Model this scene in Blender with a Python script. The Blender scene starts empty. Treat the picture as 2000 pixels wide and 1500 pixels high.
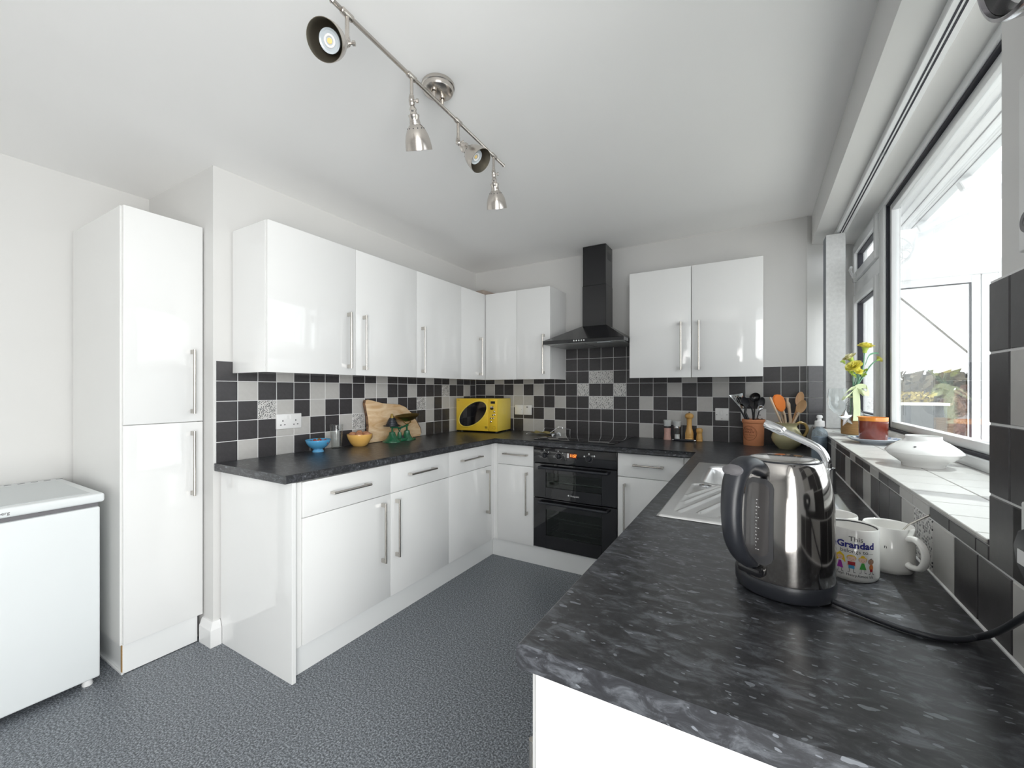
import bpy, bmesh, math, random
from mathutils import Vector, Matrix
random.seed(7)
PI = math.pi
SC = bpy.context.scene
COL = SC.collection

# ------------------------------------------------------------ camera, world, lights, exposure
PSI = 0.5311
cam_data = bpy.data.cameras.new('camera')
cam_data.sensor_width = 36.0
cam_data.lens = 36.0 * 817.31 / 2000.0
cam_data.shift_y = 11.43 / 2000.0
cam_data.clip_start = 0.02
cam = bpy.data.objects.new('camera', cam_data)
cam.location = (0, 0, 1.235)
cam.rotation_euler = (PI / 2, 0, PSI)
COL.objects.link(cam)
SC.camera = cam

SKY = 2.35
world = bpy.data.worlds.new('world')
SC.world = world
world.use_nodes = True
wn, wl = world.node_tree.nodes, world.node_tree.links
wn.clear()
w_out = wn.new('ShaderNodeOutputWorld')
w_bg = wn.new('ShaderNodeBackground')
w_tc = wn.new('ShaderNodeTexCoord')
w_no = wn.new('ShaderNodeTexNoise')
w_no.inputs['Scale'].default_value = 2.2
w_no.inputs['Detail'].default_value = 6
w_cr = wn.new('ShaderNodeValToRGB')
w_cr.color_ramp.elements[0].position = .35
w_cr.color_ramp.elements[0].color = (.88, .89, .93, 1)
w_cr.color_ramp.elements[1].position = .6
w_cr.color_ramp.elements[1].color = (1, .985, .985, 1)
wl.new(w_tc.outputs['Generated'], w_no.inputs['Vector'])
wl.new(w_no.outputs['Fac'], w_cr.inputs['Fac'])
wl.new(w_cr.outputs['Color'], w_bg.inputs['Color'])
w_bg.inputs['Strength'].default_value = SKY
wl.new(w_bg.outputs[0], w_out.inputs[0])


def lamp(name, kind, loc, energy, color=(1, 1, 1), rot=None, **kw):
    d = bpy.data.lights.new(name, kind)
    d.energy = energy
    d.color = color
    for k, v in kw.items():
        setattr(d, k, v)
    o = bpy.data.objects.new(name, d)
    o.location = loc
    if rot is not None:
        o.rotation_euler = rot
    COL.objects.link(o)
    return o


sun_dir = Vector((.80, .46, 1.45))
sun = lamp('sun', 'SUN', (6, 5, 6), 3.4, (1, .95, .88), angle=math.radians(.6))
sun.rotation_euler = sun_dir.to_track_quat('Z', 'Y').to_euler()
# added fill lamp outside an invented glazed door in the right wall beside camera
lamp('side_fill_lamp', 'AREA', (.80, -.98, 1.15), 66, (1, .965, .94), (0, PI / 2 + .25, -.62),
     shape='RECTANGLE', size=2.0, size_y=1.7)
# sky portals at the kitchen window and the added side door
lamp('window_portal', 'AREA', (.60, 2.1, 1.58), 1, (1, 1, 1), (0, PI / 2, 0), shape='RECTANGLE', size=1.1, size_y=2.4)
lamp('added_door_portal', 'AREA', (.36, -.60, 1.10), 1, (1, 1, 1), (0, PI / 2, 0), shape='RECTANGLE', size=2.05, size_y=1.75)
for k in ('window_portal', 'added_door_portal'):
    bpy.data.lights[k].cycles.is_portal = True

SC.view_settings.view_transform = 'Standard'
SC.view_settings.look = 'None'
SC.view_settings.gamma = 1.0
SC.view_settings.use_curve_mapping = False
SC.view_settings.exposure = 0.64
SC.cycles.max_bounces = 14
SC.cycles.diffuse_bounces = 7
SC.cycles.glossy_bounces = 6
SC.cycles.transparent_max_bounces = 24
SC.cycles.sample_clamp_indirect = 6.0
SC.cycles.caustics_reflective = False
SC.cycles.caustics_refractive = False


# ------------------------------------------------------------ materials
def nt(name):
    m = bpy.data.materials.new(name)
    m.use_nodes = True
    return m, m.node_tree.nodes, m.node_tree.links


def setin(b, names, v):
    for n in names:
        if n in b.inputs:
            b.inputs[n].default_value = v
            return


def mat(name, col, rough=.5, metal=0.0, var=.04, scale=30, bump=0, coat=0, spec=None, emit=0, stretch=None, rvar=0.0, sss=0):
    m, n, l = nt(name)
    b = n['Principled BSDF']
    tc = n.new('ShaderNodeTexCoord')
    no = n.new('ShaderNodeTexNoise')
    no.inputs['Scale'].default_value = scale
    no.inputs['Detail'].default_value = 4
    if stretch:
        mp = n.new('ShaderNodeMapping')
        mp.inputs['Scale'].default_value = stretch
        l.new(tc.outputs['Object'], mp.inputs['Vector'])
        l.new(mp.outputs[0], no.inputs['Vector'])
    else:
        l.new(tc.outputs['Object'], no.inputs['Vector'])
    mx = n.new('ShaderNodeMix')
    mx.data_type = 'RGBA'
    mx.inputs[6].default_value = (*[max(0, c * (1 - var)) for c in col], 1)
    mx.inputs[7].default_value = (*[min(1, c * (1 + var)) for c in col], 1)
    l.new(no.outputs['Fac'], mx.inputs[0])
    l.new(mx.outputs[2], b.inputs['Base Color'])
    b.inputs['Roughness'].default_value = rough
    b.inputs['Metallic'].default_value = metal
    if rvar:
        mr = n.new('ShaderNodeMapRange')
        mr.inputs['To Min'].default_value = max(0, rough - rvar)
        mr.inputs['To Max'].default_value = rough + rvar
        l.new(no.outputs['Fac'], mr.inputs['Value'])
        l.new(mr.outputs[0], b.inputs['Roughness'])
    if coat:
        setin(b, ['Coat Weight'], coat)
        setin(b, ['Coat Roughness'], .03)
    if spec is not None:
        setin(b, ['Specular IOR Level'], spec)
    if sss:
        setin(b, ['Subsurface Weight'], sss)
        setin(b, ['Subsurface Radius'], (.02, .02, .02))
    if bump:
        bp = n.new('ShaderNodeBump')
        bp.inputs['Strength'].default_value = bump
        bp.inputs['Distance'].default_value = .002
        l.new(no.outputs['Fac'], bp.inputs['Height'])
        l.new(bp.outputs[0], b.inputs['Normal'])
    if emit:
        b.inputs['Emission Color'].default_value = (*col, 1)
        b.inputs['Emission Strength'].default_value = emit
    return m


def thin_glass(name, tint=(1, 1, 1), refl=.9, rough=0.0, body=0.0):
    m, n, l = nt(name)
    n.remove(n['Principled BSDF'])
    out = n['Material Output']
    tr = n.new('ShaderNodeBsdfTransparent')
    tr.inputs[0].default_value = (*tint, 1)
    gl = n.new('ShaderNodeBsdfGlossy')
    gl.inputs['Color'].default_value = (refl, refl, refl, 1)
    gl.inputs['Roughness'].default_value = rough
    fr = n.new('ShaderNodeFresnel')
    ge = n.new('ShaderNodeNewGeometry')      # the far face of a sheet reflects like the near one
    mr = n.new('ShaderNodeMapRange')
    mr.inputs['To Min'].default_value = 1.5
    mr.inputs['To Max'].default_value = 1 / 1.5
    l.new(ge.outputs['Backfacing'], mr.inputs['Value'])
    l.new(mr.outputs[0], fr.inputs[0])
    mx = n.new('ShaderNodeMixShader')
    l.new(fr.outputs[0], mx.inputs[0])
    l.new(tr.outputs[0], mx.inputs[1])
    l.new(gl.outputs[0], mx.inputs[2])
    last = mx
    if body:
        df = n.new('ShaderNodeBsdfDiffuse')
        df.inputs[0].default_value = (*tint, 1)
        m2 = n.new('ShaderNodeMixShader')
        m2.inputs[0].default_value = body
        l.new(mx.outputs[0], m2.inputs[1])
        l.new(df.outputs[0], m2.inputs[2])
        last = m2
    l.new(last.outputs[0], out.inputs[0])
    return m


def ramp(n, stops):
    r = n.new('ShaderNodeValToRGB')
    e = r.color_ramp.elements
    e[0].position, e[0].color = stops[0][0], (*stops[0][1], 1)
    e[1].position, e[1].color = stops[-1][0], (*stops[-1][1], 1)
    for p, c in stops[1:-1]:
        q = e.new(p)
        q.color = (*c, 1)
    return r


def worktop_mat():
    m, n, l = nt('black_fleck_laminate')
    b = n['Principled BSDF']
    tc = n.new('ShaderNodeTexCoord')
    mp = n.new('ShaderNodeMapping')
    mp.inputs['Scale'].default_value = (.45, 1, 1)
    mp.inputs['Rotation'].default_value = (0, 0, .35)
    l.new(tc.outputs['Object'], mp.inputs['Vector'])
    n1 = n.new('ShaderNodeTexNoise')
    n1.inputs['Scale'].default_value = 55
    n1.inputs['Detail'].default_value = 8
    n1.inputs['Roughness'].default_value = .7
    n1.inputs['Distortion'].default_value = .6
    l.new(mp.outputs[0], n1.inputs['Vector'])
    r1 = ramp(n, [(.35, (.016, .016, .018)), (.5, (.031, .032, .036)), (.66, (.10, .106, .118))])
    l.new(n1.outputs['Fac'], r1.inputs[0])
    dn = n.new('ShaderNodeTexNoise')
    dn.inputs['Scale'].default_value = 90
    l.new(mp.outputs[0], dn.inputs['Vector'])
    ad = n.new('ShaderNodeVectorMath')
    ad.operation = 'MULTIPLY_ADD'
    ad.inputs[1].default_value = (.012, .012, .012)
    l.new(dn.outputs['Color'], ad.inputs[0])
    l.new(mp.outputs[0], ad.inputs[2])
    fac = None
    for sc, th, sel in ((52, .22, .80), (150, .26, .78)):
        vo = n.new('ShaderNodeTexVoronoi')
        vo.inputs['Scale'].default_value = sc
        l.new(ad.outputs[0], vo.inputs['Vector'])
        lt = n.new('ShaderNodeMath')
        lt.operation = 'LESS_THAN'
        lt.inputs[1].default_value = th
        l.new(vo.outputs['Distance'], lt.inputs[0])
        sp = n.new('ShaderNodeSeparateColor')
        l.new(vo.outputs['Color'], sp.inputs[0])
        gt = n.new('ShaderNodeMath')
        gt.operation = 'GREATER_THAN'
        gt.inputs[1].default_value = sel
        l.new(sp.outputs[0], gt.inputs[0])
        mu = n.new('ShaderNodeMath')
        mu.operation = 'MULTIPLY'
        l.new(lt.outputs[0], mu.inputs[0])
        l.new(gt.outputs[0], mu.inputs[1])
        if fac is None:
            fac = mu
        else:
            mxx = n.new('ShaderNodeMath')
            mxx.operation = 'MAXIMUM'
            l.new(fac.outputs[0], mxx.inputs[0])
            l.new(mu.outputs[0], mxx.inputs[1])
            fac = mxx
    k = n.new('ShaderNodeMath')
    k.operation = 'MULTIPLY'
    k.inputs[1].default_value = .5
    l.new(fac.outputs[0], k.inputs[0])
    mx = n.new('ShaderNodeMix')
    mx.data_type = 'RGBA'
    l.new(k.outputs[0], mx.inputs[0])
    l.new(r1.outputs[0], mx.inputs[6])
    mx.inputs[7].default_value = (.27, .29, .32, 1)
    l.new(mx.outputs[2], b.inputs['Base Color'])
    b.inputs['Roughness'].default_value = .31
    bp = n.new('ShaderNodeBump')
    bp.inputs['Strength'].default_value = .06
    bp.inputs['Distance'].default_value = .001
    l.new(dn.outputs['Fac'], bp.inputs['Height'])
    l.new(bp.outputs[0], b.inputs['Normal'])
    return m


def floor_mat():
    m, n, l = nt('speckled_vinyl')
    b = n['Principled BSDF']
    tc = n.new('ShaderNodeTexCoord')
    n1 = n.new('ShaderNodeTexNoise')
    n1.inputs['Scale'].default_value = 150
    n1.inputs['Detail'].default_value = 3
    n1.inputs['Roughness'].default_value = .75
    l.new(tc.outputs['Object'], n1.inputs['Vector'])
    r1 = ramp(n, [(.36, (.035, .040, .048)), (.49, (.125, .138, .155)), (.62, (.36, .385, .42))])
    l.new(n1.outputs['Fac'], r1.inputs[0])
    l.new(r1.outputs[0], b.inputs['Base Color'])
    b.inputs['Roughness'].default_value = .42
    bp = n.new('ShaderNodeBump')
    bp.inputs['Strength'].default_value = .15
    bp.inputs['Distance'].default_value = .001
    l.new(n1.outputs['Fac'], bp.inputs['Height'])
    l.new(bp.outputs[0], b.inputs['Normal'])
    return m


def mosaic_mat():
    m, n, l = nt('mosaic_tile')
    b = n['Principled BSDF']
    tc = n.new('ShaderNodeTexCoord')
    vo = n.new('ShaderNodeTexVoronoi')
    vo.inputs['Scale'].default_value = 185
    vo.inputs['Randomness'].default_value = .45
    vo.distance = 'CHEBYCHEV'
    l.new(tc.outputs['Object'], vo.inputs['Vector'])
    sp = n.new('ShaderNodeSeparateColor')
    l.new(vo.outputs['Color'], sp.inputs[0])
    lt = n.new('ShaderNodeMath')
    lt.operation = 'LESS_THAN'
    lt.inputs[1].default_value = .40
    l.new(vo.outputs['Distance'], lt.inputs[0])
    r = ramp(n, [(.30, (.05, .05, .055)), (.42, (.25, .25, .26)), (.55, (.62, .61, .60))])
    l.new(sp.outputs[0], r.inputs[0])
    mx = n.new('ShaderNodeMix')
    mx.data_type = 'RGBA'
    l.new(lt.outputs[0], mx.inputs[0])
    mx.inputs[6].default_value = (.66, .65, .63, 1)
    l.new(r.outputs[0], mx.inputs[7])
    l.new(mx.outputs[2], b.inputs['Base Color'])
    b.inputs['Roughness'].default_value = .3
    return m


def wood_mat(name, a, c, scale=8, st=(1, 6, 1), rough=.5):
    m, n, l = nt(name)
    b = n['Principled BSDF']
    tc = n.new('ShaderNodeTexCoord')
    mp = n.new('ShaderNodeMapping')
    mp.inputs['Scale'].default_value = st
    l.new(tc.outputs['Object'], mp.inputs['Vector'])
    no = n.new('ShaderNodeTexNoise')
    no.inputs['Scale'].default_value = scale
    no.inputs['Detail'].default_value = 6
    no.inputs['Distortion'].default_value = 1.2
    l.new(mp.outputs[0], no.inputs['Vector'])
    r = ramp(n, [(.35, a), (.65, c)])
    l.new(no.outputs['Fac'], r.inputs[0])
    l.new(r.outputs[0], b.inputs['Base Color'])
    b.inputs['Roughness'].default_value = rough
    return m


M = {}
M['wall'] = mat('wall_paint', (.68, .675, .665), .6, var=.012, scale=6, bump=.04)
M['ceil'] = mat('ceiling_paint', (.91, .905, .90), .7, var=.01, scale=4, bump=.03)
M['floor'] = floor_mat()
M['gloss'] = mat('white_gloss_door', (.82, .822, .818), .07, var=.006, scale=3, coat=.3)
M['carcass'] = mat('white_carcass', (.80, .80, .79), .25, var=.01, scale=5)
M['plinth'] = mat('white_plinth', (.80, .81, .81), .2, var=.01, scale=5)
M['skirt'] = mat('skirting_gloss', (.80, .80, .80), .18, var=.01, scale=5)
M['worktop'] = worktop_mat()
M['dark'] = mat('charcoal_tile', (.046, .043, .046), .33, var=.35, scale=70, bump=.05)
M['light'] = mat('pale_grey_tile', (.50, .49, .475), .33, var=.07, scale=50, bump=.04)
M['mosaic'] = mosaic_mat()
M['grout'] = mat('pale_grout', (.76, .76, .76), .8, var=.05, scale=120)
M['nickel'] = mat('brushed_nickel', (.60, .56, .52), .25, 1, var=.10, scale=60, stretch=(1, 1, 14), rvar=.06)
M['lampin'] = mat('lamp_inner_nickel', (.26, .23, .18), .38, .85, var=.08, scale=30)
M['handle'] = mat('satin_steel_handle', (.60, .57, .53), .24, 1, var=.02, scale=20)
M['chrome'] = mat('chrome', (.80, .81, .83), .06, 1, var=.03, scale=10)
M['darkchrome'] = mat('smoked_chrome', (.36, .35, .37), .14, 1, var=.04, scale=10)
M['sink'] = mat('stainless_sink', (.80, .80, .80), .30, 1, var=.05, scale=60, rvar=.05)
M['kettle'] = mat('polished_steel', (.43, .41, .395), .09, 1, var=.05, scale=40, stretch=(1, 1, .05), rvar=.03)
M['black'] = mat('black_plastic', (.022, .024, .030), .35, var=.2, scale=40)
M['blackgloss'] = mat('black_glass', (.010, .010, .012), .05, var=.2, scale=10, coat=.5)
M['hood'] = mat('black_enamel', (.012, .012, .014), .22, var=.2, scale=30, coat=.2)
M['greyplastic'] = mat('grey_plastic', (.16, .155, .165), .4, var=.1, scale=40)
M['filter'] = mat('grey_mesh_filter', (.42, .43, .43), .35, .6, var=.1, scale=200)
M['glass'] = thin_glass('window_glass', (.96, .98, .98))
M['clear'] = thin_glass('clear_glass', (.965, .975, .975), 1.0)
M['capglass'] = thin_glass('frosted_cap', (.86, .88, .88), .9, .1, body=.55)
M['ovenglass'] = thin_glass('oven_glass', (.55, .60, .56), 1.0)
M['roofglass'] = thin_glass('roof_glass', (.93, .97, .99), .9, body=.03)
M['darkgrey'] = mat('dark_grey_plastic', (.07, .07, .075), .35, var=.1, scale=40)
M['gauge'] = mat('smoky_gauge', (.09, .085, .085), .12, var=.1, scale=20, coat=.4)
M['upvc'] = mat('white_upvc', (.80, .81, .82), .25, var=.01, scale=5)
M['gasket'] = mat('dark_gasket', (.02, .02, .03), .6, var=.1)
M['white'] = mat('white_ceramic', (.80, .79, .77), .12, var=.01, scale=10, coat=.4)
M['bowlwhite'] = mat('porcelain', (.83, .83, .82), .08, var=.01, scale=10, coat=.5)
M['whiteplastic'] = mat('white_plastic', (.80, .80, .80), .3, var=.01, scale=10)
M['freezer'] = mat('freezer_white', (.78, .81, .82), .28, var=.01, scale=8)
M['freezertop'] = mat('freezer_lid_panel', (.60, .635, .645), .35, var=.02, scale=40)
M['yellow'] = mat('yellow_enamel', (.92, .70, .10), .28, var=.03, scale=20, coat=.3)
M['yellow2'] = mat('yellow_front', (.86, .58, .045), .28, var=.03, scale=20, coat=.3)
M['bluebowl'] = mat('blue_glaze', (.10, .38, .66), .15, var=.05, scale=20, coat=.4)
M['orangebowl'] = mat('amber_glaze', (.85, .50, .14), .15, var=.05, scale=20, coat=.4)
M['cream'] = mat('cream_glaze_inside', (.80, .68, .42), .2, var=.03)
M['egg'] = mat('brown_egg', (.50, .24, .13), .45, var=.12, scale=60)
M['berry'] = mat('red_berry', (.42, .035, .035), .35, var=.3, scale=200)
M['leafgreen'] = mat('berry_leaf', (.10, .20, .05), .5, var=.2)
M['board'] = wood_mat('olive_wood', (.60, .37, .18), (.80, .62, .41), 4, (1, 1.4, 5))
M['bark'] = wood_mat('bark', (.07, .035, .02), (.22, .12, .06), 20, (1, 1, 3), .8)
M['green'] = mat('green_cast_iron', (.012, .12, .055), .22, var=.15, scale=40, coat=.5)
M['brass'] = mat('old_brass', (.42, .30, .10), .3, 1, var=.2, scale=50)
M['iron'] = mat('black_iron', (.03, .035, .045), .45, .3, var=.2)
M['terracotta'] = mat('terracotta', (.66, .27, .13), .75, var=.10, scale=40, bump=.15)
M['terraink'] = mat('stamp_ink', (.22, .06, .03), .8, var=.1)
M['jug'] = mat('olive_cream_glaze', (.50, .46, .27), .22, var=.10, scale=12, coat=.3)
M['jughandle'] = mat('ochre_glaze', (.52, .36, .13), .25, var=.1, scale=20, coat=.3)
M['spoonwood'] = wood_mat('beech', (.52, .28, .13), (.68, .42, .22), 6, (3, 3, .6))
M['palewood'] = wood_mat('pale_beech', (.62, .47, .33), (.76, .62, .47), 6, (3, 3, .6))
M['millwood'] = wood_mat('lacquered_beech', (.62, .33, .09), (.78, .48, .17), 5, (3, 3, .7), .3)
M['silicone'] = mat('orange_silicone', (.88, .22, .012), .4, var=.04)
M['salt'] = mat('pink_salt', (.62, .38, .33), .6, var=.45, scale=350)
M['redglass'] = mat('red_brown_candle_glass', (.20, .038, .022), .18, var=.2, scale=15, coat=.5)
M['litband'] = mat('painted_glow_band', (.75, .27, .03), .3, var=.1, scale=15, coat=.4)  # orange light in the candle top, painted as a plain colour
M['plate'] = mat('pale_blue_plate', (.66, .72, .80), .15, var=.04, scale=10, coat=.4)
M['platemark'] = mat('blue_plate_pattern', (.18, .28, .48), .2, var=.2)
M['rope'] = mat('tan_hessian', (.40, .24, .10), .8, var=.25, scale=150, stretch=(1, 1, 8), bump=.3)
M['ribbon'] = mat('pale_green_ribbon', (.58, .66, .40), .45, var=.06, scale=60)
M['petal'] = mat('yellow_petal', (.92, .82, .20), .55, var=.18, scale=60)
M['petal2'] = mat('cream_petal', (.88, .84, .55), .55, var=.15, scale=60)
M['stem'] = mat('grey_green_stem', (.16, .34, .22), .5, var=.2, scale=60)
M['sepal'] = mat('lime_sepal', (.42, .55, .10), .5, var=.2, scale=60)
M['soap'] = thin_glass('soap_bottle_plastic', (.70, .78, .84), .9, .05, body=.22)
M['liquid'] = mat('blue_grey_liquid', (.20, .26, .32), .25, var=.25, scale=30)
M['silver'] = mat('silver_star', (.55, .56, .57), .3, .8, var=.1)
M['blind'] = mat('mottled_blind_fabric', (.78, .79, .79), .7, var=.16, scale=60)
M['blindshade'] = mat('shaded_blind_edge', (.27, .29, .31), .6, var=.08)  # shade between the gathered slats, put into the edge colour
M['chip'] = mat('chipboard', (.42, .26, .11), .85, var=.35, scale=250, bump=.3)
M['sponge'] = mat('yellow_cloth', (.72, .62, .28), .8, var=.2, scale=120)
M['led_red'] = mat('orange_display', (1.0, .22, .03), .4, emit=1.5)
M['displaydark'] = mat('display_window', (.09, .02, .008), .15, var=.05)
M['mark'] = mat('white_print', (.75, .75, .75), .5, var=.02)
M['ink'] = mat('dark_print', (.03, .03, .035), .5, var=.02)
M['blueink'] = mat('blue_print', (.025, .025, .22), .5, var=.02)
M['p_yel'] = mat('print_yellow', (.85, .58, .03), .4, var=.03)
M['p_skin'] = mat('print_skin', (.80, .56, .46), .4, var=.03)
M['p_brown'] = mat('print_brown', (.40, .25, .17), .4, var=.03)
M['p_red'] = mat('print_red', (.35, .01, .02), .4, var=.03)
M['p_blue'] = mat('print_blue', (.05, .30, .55), .4, var=.03)
M['p_green'] = mat('print_green', (.06, .35, .06), .4, var=.03)
M['p_purple'] = mat('print_purple', (.36, .05, .38), .4, var=.03)
M['p_orange'] = mat('print_orange', (.55, .17, .05), .4, var=.03)
M['bulb'] = mat('bulb_lens', (.46, .50, .53), .15, var=.03, coat=.4)
M['chipled'] = mat('led_chip', (.85, .62, .25), .4, var=.05)
M['hedge'] = mat('hedge_leaf', (.085, .062, .022), .7, var=.5, scale=3)
M['hedge2'] = mat('rust_leaf', (.11, .048, .024), .7, var=.5, scale=3)
M['goldleaf'] = mat('gold_leaf', (.38, .28, .03), .7, var=.4, scale=8)
M['twig'] = mat('twig', (.10, .08, .06), .8, var=.2)
M['paving'] = mat('paving', (.62, .61, .58), .8, var=.12, scale=6)
M['gwall'] = mat('dark_render', (.07, .075, .08), .8, var=.2, scale=10)
M['coping'] = mat('pale_coping', (.70, .68, .62), .7, var=.08)
M['brick'] = mat('outer_render', (.60, .60, .58), .85, var=.06, scale=10)
M['card'] = mat('brown_board', (.40, .33, .28), .7, var=.1)

# ------------------------------------------------------------ geometry helpers
ORG = {}


def link(o):
    COL.objects.link(o)
    return o


def smooth(me, ang):
    if ang <= 0:
        return
    ar = sorted(p.area for p in me.polygons)
    lim = 12 * ar[len(ar) // 2] if len(ar) < 600 else 1e9
    # large flat faces stay flat, so that small rounded edges do not bend their reflections
    me.polygons.foreach_set('use_smooth', [p.area < lim for p in me.polygons])
    me.set_sharp_from_angle(angle=math.radians(ang))


class G:
    def __init__(self):
        self.bm = bmesh.new()
        self.mi = 0

    def _tag(self, faces):
        for f in faces:
            f.material_index = self.mi

    def face(self, pts):
        f = self.bm.faces.new([self.bm.verts.new(p) for p in pts])
        f.material_index = self.mi
        return f

    def box(self, x0, x1, y0, y1, z0, z1, bev=0, seg=2, T=None):
        r = bmesh.ops.create_cube(self.bm, size=1)
        vs = r['verts']
        for v in vs:
            v.co = Vector(((x0 + x1) / 2 + v.co.x * (x1 - x0), (y0 + y1) / 2 + v.co.y * (y1 - y0), (z0 + z1) / 2 + v.co.z * (z1 - z0)))
        if bev:
            es = list({e for v in vs for e in v.link_edges})
            rr = bmesh.ops.bevel(self.bm, geom=es, offset=bev, segments=seg, profile=.5, affect='EDGES')
            vs = list({v for f in rr['faces'] for v in f.verts} | {v for v in vs if v.is_valid})
        if T is not None:
            for v in vs:
                v.co = T @ v.co
        self._tag({f for v in vs for f in v.link_faces})
        return self

    def prism(self, poly, axis, a0, a1, bev=0, T=None):
        def P(p, a):
            u, v = p
            return {'x': (a, u, v), 'y': (u, a, v), 'z': (u, v, a)}[axis]
        A = [self.bm.verts.new(P(p, a0)) for p in poly]
        B = [self.bm.verts.new(P(p, a1)) for p in poly]
        n = len(poly)
        fs = [self.bm.faces.new(A[::-1]), self.bm.faces.new(B)]
        for i in range(n):
            fs.append(self.bm.faces.new((A[i], A[(i + 1) % n], B[(i + 1) % n], B[i])))
        bmesh.ops.recalc_face_normals(self.bm, faces=fs)
        vs = A + B
        if bev:
            es = [e for f in fs[:2] for e in f.edges]
            rr = bmesh.ops.bevel(self.bm, geom=es, offset=bev, segments=2, profile=.5, affect='EDGES')
            vs = list({v for f in rr['faces'] for v in f.verts} | {v for v in vs if v.is_valid})
        if T is not None:
            for v in vs:
                v.co = T @ v.co
        self._tag({f for v in vs for f in v.link_faces})
        return self

    def lathe(self, prof, at=(0, 0, 0), n=32, T=None, wav=None):
        rings = []
        at = Vector(at)
        for r, z in prof:
            if r < 1e-6:
                rings.append([self.bm.verts.new(at + Vector((0, 0, z)))])
            else:
                ring = []
                for i in range(n):
                    a = 2 * PI * i / n
                    rr = r * (1 + (wav(a, z) if wav else 0))
                    ring.append(self.bm.verts.new(at + Vector((rr * math.cos(a), rr * math.sin(a), z))))
                rings.append(ring)
        fs = []
        for A, B in zip(rings, rings[1:]):
            for i in range(n):
                j = (i + 1) % n
                if len(A) == 1 and len(B) == 1:
                    continue
                if len(A) == 1:
                    fs.append(self.bm.faces.new((A[0], B[j], B[i])))
                elif len(B) == 1:
                    fs.append(self.bm.faces.new((A[i], A[j], B[0])))
                else:
                    fs.append(self.bm.faces.new((A[i], A[j], B[j], B[i])))
        bmesh.ops.recalc_face_normals(self.bm, faces=fs)
        if T is not None:
            for R in rings:
                for v in R:
                    v.co = T @ v.co
        self._tag(fs)
        return self

    def tube(self, pts, r, n=10, cap=True, closed=False, flat=1.0, T=None):
        pts = [Vector(p) for p in pts]
        N = len(pts)
        rs = r if isinstance(r, (list, tuple)) else [r] * N
        rings = []
        up = None
        for i, p in enumerate(pts):
            if closed:
                d = pts[(i + 1) % N] - pts[i - 1]
            else:
                d = pts[min(i + 1, N - 1)] - pts[max(i - 1, 0)]
            d.normalize()
            if up is None:
                up = Vector((0, 0, 1)) if abs(d.z) < .9 else Vector((1, 0, 0))
            u = (up - d * up.dot(d))
            if u.length < 1e-4:
                u = d.orthogonal()
            u.normalize()
            w = d.cross(u)
            up = u
            rings.append([self.bm.verts.new(p + (u * math.cos(2 * PI * k / n) + w * math.sin(2 * PI * k / n) * flat) * rs[i]) for k in range(n)])
        fs = []
        rng = range(N if closed else N - 1)
        for i in rng:
            A, B = rings[i], rings[(i + 1) % N]
            for k in range(n):
                fs.append(self.bm.faces.new((A[k], A[(k + 1) % n], B[(k + 1) % n], B[k])))
        if cap and not closed:
            fs.append(self.bm.faces.new(rings[0][::-1]))
            fs.append(self.bm.faces.new(rings[-1]))
        bmesh.ops.recalc_face_normals(self.bm, faces=fs)
        if T is not None:
            for R in rings:
                for v in R:
                    v.co = T @ v.co
        self._tag(fs)
        return self

    def ball(self, c, r, sc=(1, 1, 1), seg=16, T=None):
        rr = bmesh.ops.create_uvsphere(self.bm, u_segments=seg, v_segments=seg * 2 // 3, radius=r)
        for v in rr['verts']:
            v.co = Vector((v.co.x * sc[0], v.co.y * sc[1], v.co.z * sc[2])) + Vector(c)
            if T is not None:
                v.co = T @ v.co
        self._tag({f for v in rr['verts'] for f in v.link_faces})
        return self

    def obj(self, name, m, parent=None, ang=35, local=False, at=None):
        """local=False: vertices are in world space; at = origin of a top-level mesh"""
        me = bpy.data.meshes.new(name)
        if parent is not None:
            org = ORG[parent.name]
        else:
            org = Vector(at) if at is not None else Vector((0, 0, 0))
        if not local and org.length > 0:
            bmesh.ops.translate(self.bm, vec=-org, verts=self.bm.verts)
        self.bm.to_mesh(me)
        self.bm.free()
        ms = m if isinstance(m, (list, tuple)) else [m]
        for k in ms:
            me.materials.append(M[k] if isinstance(k, str) else k)
        smooth(me, ang)
        o = bpy.data.objects.new(name, me)
        if parent is not None:
            o.parent = parent
        else:
            o.location = org
        ORG[o.name] = org
        link(o)
        ORG[o.name] = org
        return o


def tag(o, label, cat, group=None):
    o['label'] = label
    o['category'] = cat
    if group:
        o['group'] = group
    return o


def thing(name, label, cat, loc=(0, 0, 0), group=None, rot=None):
    o = bpy.data.objects.new(name, None)
    o.location = loc
    o.empty_display_size = .05
    if rot is not None:
        o.rotation_euler = rot
    link(o)
    ORG[o.name] = Vector(loc)
    return tag(o, label, cat, group)


def struct(o):
    o['kind'] = 'structure'
    return o


def text_mesh(s, size, bold=0.0, align='CENTER'):
    c = bpy.data.curves.new('txt', 'FONT')
    c.body = s
    c.size = size
    c.align_x = align
    c.align_y = 'CENTER'
    c.offset = bold
    c.resolution_u = 2
    o = bpy.data.objects.new('txt', c)
    link(o)
    bpy.context.view_layer.update()
    me = bpy.data.meshes.new_from_object(o.evaluated_get(bpy.context.evaluated_depsgraph_get()))
    bpy.data.objects.remove(o)
    return me


def put_text(s, size, parent, m, fn, name='lettering', bold=0.0, align='CENTER'):
    me = text_mesh(s, size, bold, align)
    org = ORG[parent.name]
    for v in me.vertices:
        v.co = fn(v.co.x, v.co.y) - org
    me.materials.clear()
    me.materials.append(M[m])
    o = bpy.data.objects.new(name, me)
    o.parent = parent
    link(o)
    ORG[o.name] = org
    return o


_tm = {}


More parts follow.
